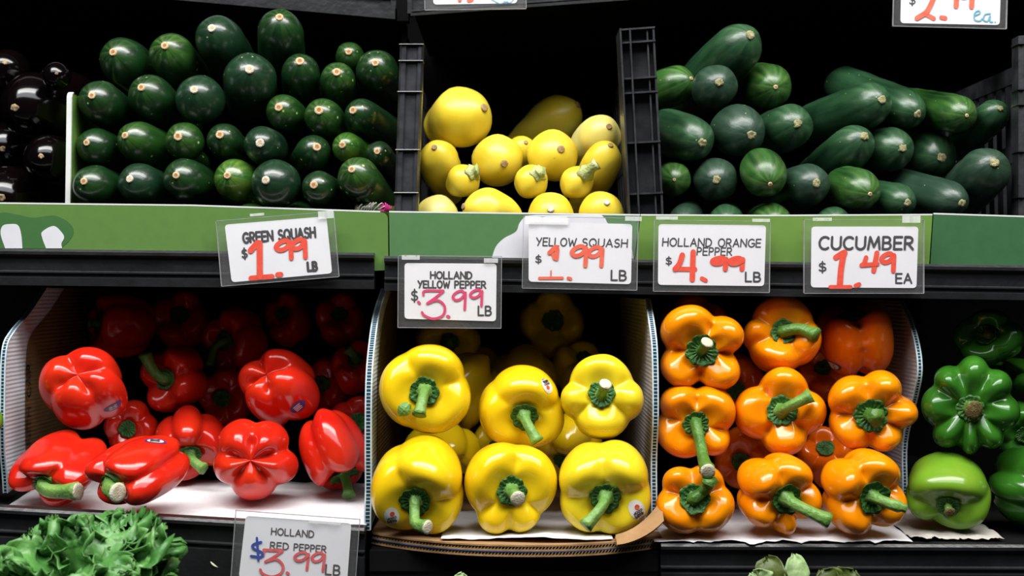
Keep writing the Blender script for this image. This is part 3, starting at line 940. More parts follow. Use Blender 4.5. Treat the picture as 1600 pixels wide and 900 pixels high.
# ------------------------------------------------------------------ long fruit: zucchini, cucumbers, squash, eggplants
# depth, lean and length that let each heap lie without cutting into itself (label -> y, axis, length, girth, dx, dy)
FIX = {
    'dark green zucchini, outermost of the topmost row toward the eggplants': (0.2074, -0.119, -0.978, 0.17, 0.0637, 0.954, -0.8, -0.4),
    'green zucchini with a yellowish flush, second in the topmost row from the eggplants': (0.1961, -0.044, -0.974, 0.222, 0.125, 0.931, 0.3, 0.7),
    'bluish green zucchini with pale scar, third in the topmost row from the eggplants': (0.1967, -0.059, -0.97, 0.237, 0.1088, 0.94, 1.5, -1.1),
    'tall upright zucchini crowning the heap, tan scar on top': (0.1975, 0.115, -0.895, 0.431, 0.125, 0.897, -0.2, 2.4),
    'small zucchini peeking out at the back of the heap near the crate post': (0.2229, 0.041, -0.992, 0.118, 0.125, 0.995, -0.5, -0.2),
    'scuffed zucchini touching the black crate post, high in the heap': (0.1931, 0.018, -0.983, 0.18, 0.125, 0.984, 1.1, 0.2),
    'small zucchini beside the scuffed one near the crate post': (0.1795, 0.061, -0.971, 0.229, 0.1222, 0.984, 0.8, -0.1),
    'zucchini directly below the tall upright one': (0.1874, 0.094, -0.92, 0.38, 0.124, 0.965, -0.2, 0.9),
    'largest zucchini, bluish with a nick beside its pale scar': (0.1661, 0.162, -0.97, 0.183, 0.0932, 0.947, 0.5, 1.3),
    'zucchini below the largest one toward the eggplants': (0.1477, 0.005, -0.974, 0.226, 0.0285, 0.975, -0.0, -0.2),
    'zucchini in the upper middle row, second from the white-edged divider': (0.1522, -0.107, -0.964, 0.243, 0.125, 0.919, 4.5, -0.9),
    'zucchini at the top of the white-edged divider': (0.131, -0.036, -0.991, 0.131, 0.1149, 0.843, 3.3, 0.6),
    'small round zucchini, first of three in the row under the scuffed one': (0.1629, -0.091, -0.989, 0.117, 0.0598, 0.985, -0.1, -0.1),
    'small round zucchini, middle of three in the row under the scuffed one': (0.1613, -0.062, -0.981, 0.185, 0.125, 0.991, 1.6, -0.8),
    'small round zucchini, nearest the crate post of its row of three': (0.1636, -0.35, -0.922, 0.164, 0.1003, 0.962, 0.7, -1.6),
    'flecked zucchini halfway down the white-edged divider': (0.1283, -0.14, -0.986, 0.086, 0.1221, 0.84, 5.1, -1.1),
    'zucchini lying aslant, second from the divider in the second row': (0.1326, -0.322, -0.932, 0.164, 0.1249, 0.896, 2.6, -1.0),
    'zucchini third from the divider in the second row, light green beside its scar': (0.1339, -0.091, -0.989, 0.118, 0.0231, 0.942, 0.1, -0.7),
    'small zucchini fourth from the divider in the second row': (0.1371, -0.025, -0.983, 0.181, 0.1231, 0.983, 0.1, -0.0),
    'zucchini with a large pale scar, fifth from the divider in the second row': (0.1168, 0.047, -0.999, -0.018, 0.0921, 0.977, 0.2, -0.8),
    'zucchini sixth from the divider in the second row': (0.1507, 0.308, -0.933, 0.186, 0.125, 0.978, -0.4, 0.3),
    'zucchini with a ragged yellow green patch near the crate post': (0.1453, -0.154, -0.987, 0.037, 0.1174, 0.953, -1.1, 1.9),
    'small zucchini squeezed against the crate post in the second row': (0.1282, -0.033, -0.993, 0.111, 0.1208, 0.999, 0.2, 0.2),
    'zucchini at the foot of the white-edged divider': (0.1125, -0.131, -0.985, 0.112, 0.125, 0.84, 1.4, 1.9),
    'zucchini second from the divider in the lowest full row': (0.1145, -0.157, -0.976, 0.149, 0.125, 0.907, 1.8, 1.7),
    'scratched zucchini third from the divider in the lowest full row': (0.1096, -0.137, -0.986, 0.092, 0.1096, 0.896, -1.5, -2.0),
    'bright yellowish green zucchini in the lowest full row': (0.1211, -0.128, -0.985, 0.117, 0.1214, 0.917, 2.8, -2.0),
    'broad zucchini next to the bright yellowish green one': (0.0977, -0.194, -0.98, 0.048, 0.0285, 0.969, -2.5, -0.4),
    'small dark zucchini in the lowest full row, second from the crate post': (0.0953, -0.119, -0.99, 0.078, 0.1074, 0.968, 0.8, 0.3),
    'zucchini nearest the crate post in the lowest full row': (0.0951, -0.17, -0.943, 0.287, 0.125, 0.976, 2.5, -0.2),
    'zucchini almost hidden behind the green cardboard, third in its row': (0.1129, 0.072, -0.997, 0.006, 0.0866, 0.976, -0.6, 1.7),
    'zucchini almost hidden behind the green cardboard above its price sign': (0.1148, -0.016, -0.998, 0.053, 0.0665, 0.943, 0.6, 1.7),
    'zucchini top just showing over the green cardboard past its price sign': (0.1186, 0.091, -0.988, -0.127, 0.125, 0.993, 0.3, 0.4),
    'large glossy eggplant with a tan scar, high beside the white-edged divider': (0.1808, -0.177, -0.97, -0.169, 0.12, 0.923, -0.9, -2.2),
    'small eggplant with a round glint standing behind the large one': (0.1416, 0.302, -0.953, 0.008, 0.0235, 1.0, 0.2, -0.0),
    'eggplant at the frame edge behind the large one': (0.2329, 0.234, -0.948, 0.217, 0.08, 0.99, -0.5, -0.7),
    'dark eggplant with a brown scar in the middle of its heap': (0.1397, 0.069, -0.997, -0.02, 0.12, 0.84, 2.6, -2.9),
    'low eggplant at the frame edge with a curved sheen': (0.1694, 0.137, -0.989, -0.046, 0.0636, 0.84, -4.9, 5),
    'dark eggplant between the low and the large one': (0.229, 0.132, -0.981, -0.14, 0.1, 0.977, -0.5, -1.3),
    'large yellow squash on top, leaning toward the crate post': (0.1984, 0.667, -0.716, 0.208, 0.0544, 0.988, 1.0, -0.4),
    'upright yellow squash against the crate post': (0.1678, -0.131, -0.892, 0.432, 0.085, 0.93, 3.6, -0.9),
    'round faced yellow squash with brown scar in the middle of the crate': (0.1701, 0.261, -0.945, -0.197, 0.0323, 0.955, -1.4, -0.3),
    'yellow squash with a dark torn scar': (0.1679, 0.282, -0.945, 0.165, 0.0316, 0.975, 0.3, -0.5),
    'shaded yellow squash at the back of the crate': (0.3968, 0.716, -0.5, 0.488, 0.085, 1.0, 0, 0),
    'pale yellow squash high beside the crate corner post': (0.1842, 0.32, -0.903, 0.287, 0.085, 0.84, -7, -1.2),
    'yellow squash standing in front of the pale one by the crate corner post': (0.1489, 0.296, -0.724, 0.624, 0.085, 0.879, -4.1, 1.2),
    'small yellow squash with a broken green stem near the crate post': (0.1436, 0.589, -0.673, 0.447, 0.0208, 0.982, 0.6, -0.2),
    'slim yellow squash with pale green stem stub, lying aslant': (0.1363, 0.41, -0.804, 0.431, 0.0216, 0.938, -2.2, -3.8),
    'small yellow squash with pointed green stem': (0.1308, 0.439, -0.779, 0.447, 0.0208, 0.955, -2.1, -2.3),
    'pale yellow squash low at the crate post behind the cardboard': (0.1431, -0.138, -0.99, -0.002, 0.027, 0.912, 3.8, 1.2),
    'yellow squash lying sideways low above the white printed shape': (0.1141, -0.901, -0.393, 0.184, 0.0387, 0.999, -0.2, 0.1),
    'yellow squash with a round pale scar above its price sign': (0.1208, -0.025, -0.977, 0.212, 0.0308, 0.892, 2.3, 3.6),
    'yellow squash with a white scar at the foot of the crate corner post': (0.1187, 0.153, -0.898, 0.413, 0.0316, 0.84, -5.1, 2.1),
    'yellow squash glimpsed behind the torn scar one': (0.2134, 0.243, -0.878, 0.412, 0.05, 0.995, -0.1, -0.1),
    'cucumber tucked behind the crate corner post, top of its column': (0.24, 0.612, -0.771, 0.179, 0.0438, 0.988, -0.6, -0.1),
    'dusty slate green cucumber beside the one behind the post': (0.1789, 0.003, -1.0, 0.011, 0.0437, 0.991, 0.0, -0.0),
    'topmost cucumber standing aslant at the peak of the heap': (0.2097, 0.323, -0.899, 0.295, 0.17, 0.986, -0.7, -0.3),
    'bright green cucumber with a small ring scar below the topmost one': (0.2304, 0.068, -0.985, -0.159, 0.13, 0.955, -0.4, -2.8),
    'cucumber with a wrinkled face, near the crate corner post in the second row': (0.1453, 0.302, -0.925, -0.229, 0.0845, 0.953, -0.8, -2.6),
    'bluish cucumber with pale starry tip in the second row': (0.1584, 0.252, -0.943, -0.217, 0.0328, 0.963, 0.4, 0.4),
    'cucumber with a broad scabby tip under the bright green one': (0.1614, 0.078, -0.997, -0.004, 0.1124, 0.949, 1.6, 2.5),
    'long cucumber lying aslant, uppermost at the middle of the heap': (0.165, 0.261, -0.964, 0.056, 0.1511, 0.963, -0.9, -1.3),
    'cucumber with dented side beside the long aslant one': (0.1852, 0.253, -0.916, -0.312, 0.17, 0.936, -0.4, -1.1),
    'pale ended cucumber lying sideways in the upper row': (0.1513, 0.085, -0.979, -0.188, 0.17, 0.853, -3.5, -1.9),
    'cucumber against the slatted crate side, end of the upper row': (0.1555, 0.078, -0.966, 0.248, 0.1129, 0.84, -2.0, 0.4),
    'long cucumber lying aslant, beneath the uppermost aslant one': (0.1561, 0.241, -0.923, 0.301, 0.17, 0.973, -0.4, 0.8),
    'dark cucumber third from the slatted crate side in the middle row': (0.1749, 0.17, -0.984, -0.047, 0.1295, 0.986, 0.1, -0.6),
    'plump cucumber second from the slatted crate side in the middle row': (0.2059, 0.029, -0.986, -0.164, 0.13, 0.84, -5.6, -5),
    'largest cucumber, with a scabby tip against the slatted crate side': (0.1156, -0.013, -0.972, 0.235, 0.13, 0.84, -6.8, -0.9),
    'green cucumber half behind the crate corner post in the lowest full row': (0.138, -0.097, -0.991, -0.094, 0.119, 0.929, -0.9, 0.2),
    'blackish cucumber with a starry tip in the lowest full row': (0.138, -0.111, -0.992, -0.065, 0.13, 0.977, 1.0, -0.7),
    'mottled bright cucumber in the middle of the lowest full row': (0.1105, 0.047, -0.912, -0.408, 0.0368, 1.0, 0.0, 0.1),
    'dented bluish cucumber above the pepper price sign gap': (0.1179, 0.094, -0.995, -0.014, 0.1286, 0.998, 0.1, -0.3),
    'striped green cucumber above the cucumber price sign': (0.1108, 0.189, -0.962, -0.196, 0.0539, 0.961, -0.2, 0.1),
    'cucumber low beside the striped one, sinking behind the cardboard': (0.1165, 0.179, -0.976, -0.125, 0.117, 0.87492, -0.1, -0.1),
    'dark cucumber low in the heap with a pale scabby tip': (0.1142, 0.286, -0.933, -0.217, 0.116, 0.84, -7, 5),
    'cucumber top peeking over the cardboard at the crate corner post': (0.1101, -0.221, -0.966, -0.138, 0.1295, 0.999, -0.0, 0.2),
    'cucumber top peeking over the cardboard under the blackish one': (0.1122, -0.135, -0.987, -0.089, 0.1257, 0.996, 0.1, 0.5),
    'cucumber top peeking over the cardboard under the mottled one': (0.1152, -0.08, -0.996, -0.044, 0.1176, 0.992, 0.1, 0.1),
    'cucumber top peeking over the cardboard beneath the dented one': (0.1134, -0.033, -0.994, 0.103, 0.0788, 0.986, -0.3, -0.4),
}
GREC = []


def gourd(name, cat, group, label, C, r, S, y, L, skin, tip, seed, bulge=0.06, neck=0.0, e=1.12, ridges=0.012, tip_r=.17, tilt=.85, tip_core=None, tipname='stem_scar',
          stub=None, rough_tip=False, lump=0.03, down=0.0):
    rr = random.Random(seed)
    fx = FIX.get(label)
    if fx:
        y, L, r, C = fx[0], fx[4], r * fx[5], (C[0] + fx[6], C[1] + fx[7])
    R = px_r(r, y)
    dx, dz = (S[0] - C[0]) / r / e * tilt, -(S[1] - C[1]) / r / e * tilt
    l = math.hypot(dx, dz)
    if l > .93:
        dx, dz = dx / l * .93, dz / l * .93
    a = Vector((dx, -math.sqrt(max(.02, 1 - dx * dx - dz * dz)), dz))
    c = at(C[0], C[1], y)
    ray = (c - Vector((0, -CD, ZC))).normalized()
    a = Vector((0, 1, 0)).rotation_difference(ray) @ a
    if fx:
        a = Vector(fx[1:4])
    GREC.append((name, label, C, r, y, tuple(a), L, e, bulge, neck))
    Rm = frame(a)
    Mw = Matrix.Translation(c) @ Rm.to_4x4()
    t = thing(name, c, label, cat, group, Mw)
    NT, NA = 34, 32
    tot = e * R + L
    vs, fs = [], []
    bend = rr.uniform(-.02, .02)
    bdir = rr.uniform(0, 6.28)
    for i in range(NT + 1):
        f = i / NT
        # finer rings on the tip
        s = tot * f ** 1.6
        x = min(1.0, s / (e * R * 1.15))
        rho = R * max(0.0, 1 - (1 - x) ** 2.15) ** 0.56
        rho *= 1 + bulge * math.sin(min(1, s / tot) * math.pi)
        if neck:
            rho *= 1 - neck * sstep(.35, .95, s / tot)
        tl = (tot - s) / (R * .9 * (1 - neck * .6))
        if tl < 1:
            rho *= math.sqrt(max(0, 1 - (1 - tl) ** 2.2))
        z = e * R - s
        bx = bend * tot * (s / tot) ** 2
        for j in range(NA):
            th = 2 * math.pi * j / NA
            q = rho * (1 + ridges * math.cos(th * 5 + seed) * min(1, s / R))
            p = Vector((q * math.cos(th), q * math.sin(th), z))
            p *= 1 + lump * noise.noise(p * (1.1 / R) + Vector((seed, seed * 2.3, 0)))
            p += Vector((math.cos(bdir), math.sin(bdir), 0)) * bx
            vs.append(p)
    for i in range(NT):
        for j in range(NA):
            j2 = (j + 1) % NA
            fs.append((i * NA + j, (i + 1) * NA + j, (i + 1) * NA + j2, i * NA + j2))
    mesh('body', vs, fs, M[skin], t, True)
    zt = vs[0].z
    tr = tip_r * R
    if stub:
        ln, bx, by = stub
        mb = MB()
        P0 = Vector((0, 0, zt - .002))
        P2 = Vector((bx * R, by * R, zt + ln * R))
        path = bez(P0, Vector((0, 0, zt + ln * R * .6)), P2, 8)
        mb.tube(path, [tr * (1.55 - .7 * min(1, i / 4) + (.18 if i > 6 else 0)) for i in range(9)], 10)
        for i in range(9):
            for k in range(10):
                v = mb.v[i * 10 + k]
                mb.v[i * 10 + k] = path[i] + (v - path[i]) * (1 + .16 * math.cos(5 * 2 * math.pi * k / 10))
        mb.build('stem', M[tip], t, True)
    else:
        mb = MB()
        seg = 16
        prof = [(1.0, -.010 * R - tr * .35), (1.0, .02 * R), (.86, .055 * R), (.5, .05 * R)]
        for i, (f, h) in enumerate(prof):
            for k in range(seg):
                th = 2 * math.pi * k / seg
                w = 1 + (.10 if not rough_tip else .45) * noise.noise(Vector((math.cos(th) * 1.7, math.sin(th) * 1.7, seed + i * .6)))
                mb.v.append(Vector((tr * f * w * math.cos(th), tr * f * w * math.sin(th), zt + h * (1 + (rr.uniform(-.6, .8) if rough_tip else 0)))))
        for i in range(len(prof) - 1):
            for k in range(seg):
                k2 = (k + 1) % seg
                mb.f.append((i * seg + k, i * seg + k2, (i + 1) * seg + k2, (i + 1) * seg + k))
                mb.m.append(0)
        b = (len(prof) - 1) * seg
        mb.f.append(tuple(b + k for k in range(seg)))
        mb.m.append(1 if tip_core else 0)
        mats = [M[tip]] + ([M[tip_core]] if tip_core else [])
        mb.build(tipname, mats, t, True)
    return t


ROW = {0: .105, 1: .118, 2: .140, 3: .162, 4: .184, 5: .205}

Z = [
    (193, 95, 37, 174, 80, 5, 'zuc', 'dark green zucchini, outermost of the topmost row toward the eggplants'),
    (268, 86, 37, 255, 69, 5, 'zuc2', 'green zucchini with a yellowish flush, second in the topmost row from the eggplants'),
    (340, 62, 38, 332, 35, 5.2, 'zuc3', 'bluish green zucchini with pale scar, third in the topmost row from the eggplants'),
    (438, 48, 39, 433, 10, 5.4, 'zuc', 'tall upright zucchini crowning the heap, tan scar on top'),
    (547, 88, 22, 545, 80, 5.6, 'zuc2', 'small zucchini peeking out at the back of the heap near the crate post'),
    (588, 110, 33, 585, 96, 4.6, 'zuc', 'scuffed zucchini touching the black crate post, high in the heap'),
    (527, 124, 27, 526, 110, 4.4, 'zuc2', 'small zucchini beside the scuffed one near the crate post'),
    (470, 112, 30, 469, 92, 4.5, 'zuc', 'zucchini directly below the tall upright one'),
    (390, 122, 42, 390, 107, 4.2, 'zuc3', 'largest zucchini, bluish with a nick beside its pale scar'),
    (312, 155, 37, 302, 138, 3.2, 'zuc3', 'zucchini below the largest one toward the eggplants'),
    (230, 152, 37, 214, 133, 3.2, 'zuc', 'zucchini in the upper middle row, second from the white-edged divider'),
    (152, 158, 38, 133, 141, 3.2, 'zuc', 'zucchini at the top of the white-edged divider'),
    (443, 175, 27, 434, 167, 3.0, 'zuc2', 'small round zucchini, first of three in the row under the scuffed one'),
    (503, 183, 29, 496, 172, 3.0, 'zuc2', 'small round zucchini, middle of three in the row under the scuffed one'),
    (564, 182, 27, 551, 167, 3.0, 'zuc', 'small round zucchini, nearest the crate post of its row of three'),
    (144, 230, 34, 124, 225, 2, 'zuc', 'flecked zucchini halfway down the white-edged divider'),
    (213, 222, 35, 187, 211, 2, 'zuc2', 'zucchini lying aslant, second from the divider in the second row'),
    (288, 221, 30, 276, 212, 2, 'zuc2', 'zucchini third from the divider in the second row, light green beside its scar'),
    (350, 219, 27, 342, 209, 2, 'zuc', 'small zucchini fourth from the divider in the second row'),
    (410, 227, 29, 404, 223, 2, 'zuc3', 'zucchini with a large pale scar, fifth from the divider in the second row'),
    (490, 238, 28, 497, 228, 2, 'zuc', 'zucchini sixth from the divider in the second row'),
    (543, 228, 24, 530, 225, 2.2, 'zuc_patch', 'zucchini with a ragged yellow green patch near the crate post'),
    (592, 241, 21, 590, 236, 2.1, 'zuc', 'small zucchini squeezed against the crate post in the second row'),
    (145, 288, 38, 121, 286, 1, 'zuc', 'zucchini at the foot of the white-edged divider'),
    (216, 286, 36, 197, 276, 1, 'zuc3', 'zucchini second from the divider in the lowest full row'),
    (290, 282, 36, 268, 269, 1, 'zuc', 'scratched zucchini third from the divider in the lowest full row'),
    (364, 283, 35, 352, 270, 1, 'zuc_patch', 'bright yellowish green zucchini in the lowest full row'),
    (432, 287, 37, 415, 281, 1, 'zuc3', 'broad zucchini next to the bright yellowish green one'),
    (497, 293, 27, 487, 288, 1, 'zuc', 'small dark zucchini in the lowest full row, second from the crate post'),
    (557, 278, 33, 547, 262, 1, 'zuc2', 'zucchini nearest the crate post in the lowest full row'),
    (285, 348, 28, 280, 350, 0, 'zuc', 'zucchini almost hidden behind the green cardboard, third in its row'),
    (392, 346, 31, 386, 350, 0, 'zuc2', 'zucchini almost hidden behind the green cardboard above its price sign'),
    (462, 349, 27, 460, 352, 0, 'zuc', 'zucchini top just showing over the green cardboard past its price sign'),
]
for i, (x, y_, r, sx, sy, row, skin, lab) in enumerate(Z):
    d = ROW[int(row)] + (row - int(row)) * .022
    gourd('zucchini', 'zucchini', 'zucchini heap', lab, (x, y_), r, (sx, sy), d, .125, skin, 'scar_pale' if skin == 'zuc3' else 'scar', i + 3, tip_core='scar_core' if skin != 'zuc3' else 'scar', tip_r=.18 if r > 30 else .24)
gourd('zucchini', 'zucchini', 'zucchini heap', 'knobbly zucchini tip poking over the cardboard by the pink netting', (572, 330), 15, (550, 326), .11, .05, 'zuc_patch', 'sq_stem', 77, tip_r=.5, lump=.12, rough_tip=True)

CU = [
    (1055, 133, 30, 1085, 121, 4.0, 'cuc2', 'cucumber tucked behind the crate corner post, top of its column'),
    (1118, 135, 33, 1125, 128, 4.0, 'cuc3', 'dusty slate green cucumber beside the one behind the post'),
    (1152, 76, 38, 1172, 55, 4.8, 'cuc', 'topmost cucumber standing aslant at the peak of the heap'),
    (1202, 138, 36, 1215, 140, 4.0, 'cuc2', 'bright green cucumber with a small ring scar below the topmost one'),
    (1080, 220, 37, 1104, 227, 2.6, 'cuc', 'cucumber with a wrinkled face, near the crate corner post in the second row'),
    (1155, 205, 40, 1178, 212, 2.8, 'cuc3', 'bluish cucumber with pale starry tip in the second row'),
    (1233, 195, 36, 1247, 193, 3.0, 'cuc', 'cucumber with a broad scabby tip under the bright green one'),
    (1358, 165, 36, 1378, 157, 3.6, 'cuc', 'long cucumber lying aslant, uppermost at the middle of the heap'),
    (1415, 172, 33, 1436, 180, 3.9, 'cuc', 'cucumber with dented side beside the long aslant one'),
    (1500, 180, 34, 1522, 182, 4.2, 'cuc2', 'pale ended cucumber lying sideways in the upper row'),
    (1553, 180, 29, 1572, 165, 4.3, 'cuc', 'cucumber against the slatted crate side, end of the upper row'),
    (1332, 228, 34, 1350, 212, 2.6, 'cuc', 'long cucumber lying aslant, beneath the uppermost aslant one'),
    (1392, 234, 34, 1412, 232, 2.9, 'cuc', 'dark cucumber third from the slatted crate side in the middle row'),
    (1463, 248, 42, 1482, 259, 2.6, 'cuc', 'plump cucumber second from the slatted crate side in the middle row'),
    (1546, 270, 45, 1575, 271, 2.2, 'cuc3', 'largest cucumber, with a scabby tip against the slatted crate side'),
    (1054, 280, 28, 1052, 284, 1, 'cuc2', 'green cucumber half behind the crate corner post in the lowest full row'),
    (1117, 282, 34, 1119, 281, 1, 'cuc3', 'blackish cucumber with a starry tip in the lowest full row'),
    (1195, 274, 33, 1205, 290, 1, 'cuc2', 'mottled bright cucumber in the middle of the lowest full row'),
    (1264, 289, 32, 1278, 285, 1, 'cuc3', 'dented bluish cucumber above the pepper price sign gap'),
    (1343, 298, 33, 1362, 305, 1, 'cuc2', 'striped green cucumber above the cucumber price sign'),
    (1403, 315, 31, 1412, 322, 1, 'cuc', 'cucumber low beside the striped one, sinking behind the cardboard'),
    (1490, 307, 34, 1515, 321, 1.2, 'cuc3', 'dark cucumber low in the heap with a pale scabby tip'),
    (1068, 346, 24, 1064, 350, 0, 'cuc3', 'cucumber top peeking over the cardboard at the crate corner post'),
    (1135, 346, 26, 1136, 350, 0, 'cuc', 'cucumber top peeking over the cardboard under the blackish one'),
    (1207, 347, 29, 1208, 352, 0, 'cuc2', 'cucumber top peeking over the cardboard under the mottled one'),
    (1303, 350, 27, 1310, 340, 0, 'cuc', 'cucumber top peeking over the cardboard beneath the dented one'),
]
for i, (x, y_, r, sx, sy, row, skin, lab) in enumerate(CU):
    d = ROW[int(row)] + (row - int(row)) * .022
    long_ = .17 if 'aslant' in lab or 'sideways' in lab else .13
    tl = 1.0 if ('aslant' in lab or 'sideways' in lab) else .85
    ring = skin == 'cuc2'
    gourd('cucumber', 'cucumber', 'cucumber heap', lab, (x, y_), r, (sx, sy), d, long_, skin, 'scar' if ring else 'cuc_tip', i + 50, tip_r=.10 if ring else .19, rough_tip=not ring, e=1.22, tilt=tl,
          tipname='stem_scar' if ring else 'blossom_tip', ridges=.014, lump=.04, tip_core='scar_core' if ring else None)

SQ = [
    (722, 184, 46, 757, 168, 3.8, 'sq', 'large yellow squash on top, leaning toward the crate post', {}),
    (682, 252, 33, 674, 229, 2.6, 'sq', 'upright yellow squash against the crate post', {'e': 1.3}),
    (778, 251, 42, 791, 257, 2.4, 'sq', 'round faced yellow squash with brown scar in the middle of the crate', {}),
    (862, 245, 41, 877, 233, 3.0, 'sq', 'yellow squash with a dark torn scar', {}),
    (872, 186, 36, 903, 163, 5.99, 'sq', 'shaded yellow squash at the back of the crate', {}),
    (945, 213, 38, 966, 197, 4.2, 'sq_pale', 'pale yellow squash high beside the crate corner post', {}),
    (946, 250, 33, 961, 222, 3.0, 'sq', 'yellow squash standing in front of the pale one by the crate corner post', {'e': 1.2}),
    (722, 284, 27, 740, 268, 1.6, 'sq', 'small yellow squash with a broken green stem near the crate post', {'stub': (.35, .1, 0)}),
    (832, 288, 28, 846, 272, 1.4, 'sq', 'slim yellow squash with pale green stem stub, lying aslant', {'stub': (.3, .0, 0)}),
    (903, 288, 27, 918, 272, 1.6, 'sq', 'small yellow squash with pointed green stem', {'stub': (.95, .25, .2)}),
    (680, 336, 35, 672, 334, 0, 'sq_pale', 'pale yellow squash low at the crate post behind the cardboard', {}),
    (762, 331, 36, 722, 322, 0, 'sq', 'yellow squash lying sideways low above the white printed shape', {}),
    (858, 334, 40, 858, 322, 0, 'sq', 'yellow squash with a round pale scar above its price sign', {}),
    (945, 332, 41, 955, 310, 0, 'sq', 'yellow squash with a white scar at the foot of the crate corner post', {}),
    (815, 236, 24, 822, 222, 3.9, 'sq', 'yellow squash glimpsed behind the torn scar one', {}),
]
for i, (x, y_, r, sx, sy, row, skin, lab, kw) in enumerate(SQ):
    d = ROW[int(row)] + (row - int(row)) * .022 + (.17 if row == 5.99 else 0)
    gourd('yellow_squash', 'squash', 'yellow squash in the crate', lab, (x, y_), r, (sx, sy), d, .085 if r > 30 else .05, skin, 'sq_stem' if kw.get('stub') else ('cut' if 'white scar' in lab or 'round pale' in lab else 'sq_scar'), i + 90,
          neck=.3, tip_r=.34 if kw.get('stub') else .15, ridges=.02, tilt=.95, lump=.05, **kw)

EG = [(52, 168, 52, 20, 172, 2.5, 'large glossy eggplant with a tan scar, high beside the white-edged divider', .12),
      (88, 118, 20, 88, 114, 4.5, 'small eggplant with a round glint standing behind the large one', .06),
      (12, 112, 34, 8, 96, 4.0, 'eggplant at the frame edge behind the large one', .08),
      (72, 250, 42, 73, 247, 1.8, 'dark eggplant with a brown scar in the middle of its heap', .12),
      (18, 305, 56, 0, 312, 1.2, 'low eggplant at the frame edge with a curved sheen', .1),
      (14, 232, 38, 4, 235, 2.0, 'dark eggplant between the low and the large one', .1)]
for i, (x, y_, r, sx, sy, row, lab, L) in enumerate(EG):
    gourd('eggplant', 'eggplant', 'eggplant heap', lab, (x, y_), r, (sx, sy), ROW[int(row)] + (row - int(row)) * .022, L, 'egg', 'egg_cap', i + 130, tip_r=.12, ridges=.01, lump=.04, rough_tip=True, bulge=.1)


# ------------------------------------------------------------------ crates and dividers of the middle shelf
def post_between(mb, p_top, p_bot, prof, mi=0):
    """extrude an (x,y) outline from p_bot to p_top"""
    n = len(prof)
    b = len(mb.v)
    for e in (p_bot, p_top):
        for x, y in prof:
            mb.v.append(Vector((e[0] + x, e[1] + y, e[2])))
    for i in range(n):
        j = (i + 1) % n
        mb.f.append((b + i, b + j, b + n + j, b + n + i))
        mb.m.append(mi)
    mb.f.append(tuple(b + i for i in reversed(range(n))))
    mb.f.append(tuple(b + n + i for i in range(n)))
    mb.m += [mi, mi]


YC = .088
zb = at(0, 392, YC).z + .003
c0 = at(640, 392, YC)
crate = thing('plastic_crate', (0, YC, zb), 'black plastic crate holding the yellow squash, two tall corner posts', 'crate')
org = Vector((0, YC, zb))


def crate_post(px_top, py_top, px_bot, wtop, parent, ribs, open_=False):
    pt, pb = at(px_top, py_top, YC) - org, at(px_bot, 392, YC) - org
    pb.z = 0
    s = (CD + YC) / F
    w = wtop * s / 2
    mb = MB()
    if not open_:
        prof = [(-w, .004), (-w * .8, 0), (-w * .45, -.0005), (-w * .3, .002), (w * .45, .002), (w * .6, 0), (w * .85, 0), (w, .005), (w, .02), (-w, .02)]
        post_between(mb, pt, pb, prof)
    else:
        # L shaped corner seen from inside: thin flanges round an open channel
        for x0, x1, y0, y1 in ((-w, -w + .0018, 0, .05), (-w * .45, -w * .45 + .0016, -.002, .03), (w * .55, w * .55 + .0016, .0, .016), (w - .002, w, -.003, .02)):
            post_between(mb, pt, pb, [(x0, y0), (x1, y0), (x1, y1), (x0, y1)])
        post_between(mb, pt, pb, [(-w, .016), (w, .010), (w, .014), (-w, .020)])
    o = mb.build('corner_post', M['crate_plastic'], parent)
    for rz in ribs:
        f = (rz - py_top) / (392 - py_top)
        p = pt.lerp(pb, f)
        mb = MB()
        if open_:
            mb.hexa([p + Vector(v) for v in ((-w * 1.0, .004, -.0012), (w * 1.02, -.0045, 0), (w * 1.02, .02, 0), (-w, .03, -.0012), (-w, .004, .0006), (w * 1.02, -.0045, .0018), (w * 1.02, .02, .0018), (-w, .03, .0006))])
        else:
            mb.hexa([p + Vector(v) for v in ((-w * 1.04, -.0025, 0), (w * 1.04, -.0025, 0), (w * 1.04, .018, 0), (-w * 1.04, .018, 0), (-w * 1.04, -.002, .0009), (w * 1.04, -.002, .0009), (w * 1.04, .018, .0009), (-w * 1.04, .018, .0009))])
        mb.build('rib', M['crate_plastic'], o)
    return pt, pb


pt, pb = crate_post(643, 69, 632, 37, crate, (70, 96, 145, 237, 305))
pt2, pb2 = crate_post(995, 44, 1012, 54, crate, (45, 66, 123, 146, 225, 306), True)


def side_wall(ptop, pbot, depth, parent, lean):
    """slatted crate side running back from a corner post"""
    mb = MB()
    h = (ptop.z - pbot.z)
    n = 9
    for k in range(n):
        y0 = .05 + depth * k / n
        post_between(mb, Vector((ptop.x + lean, y0, h * .86)), Vector((pbot.x, y0, 0)), [(-.002, 0), (.002, 0), (.002, depth / n * .55), (-.002, depth / n * .55)])
    for f0, f1 in ((0, .12), (.42, .5), (.80, .88)):
        x0, x1 = pbot.x + (ptop.x + lean - pbot.x) * f0, pbot.x + (ptop.x + lean - pbot.x) * f1
        mb.hexa([(x0 - .0035, .02, h * f0), (x0 + .0035, .02, h * f0), (x0 + .0035, .05 + depth, h * f0), (x0 - .0035, .05 + depth, h * f0), (x1 - .0035, .02, h * f1), (x1 + .0035, .02, h * f1),
                 (x1 + .0035, .05 + depth, h * f1), (x1 - .0035, .05 + depth, h * f1)])
    mb.build('side_wall', M['crate_plastic'], parent)


side_wall(pt, pb, .30, crate, .0)
side_wall(pt2, pb2, .30, crate, .0)
mb = MB()
mb.box((pb.x, .0, -.0045), (pb2.x, .35, -.0005))
mb.build('base', M['crate_plastic'], crate)

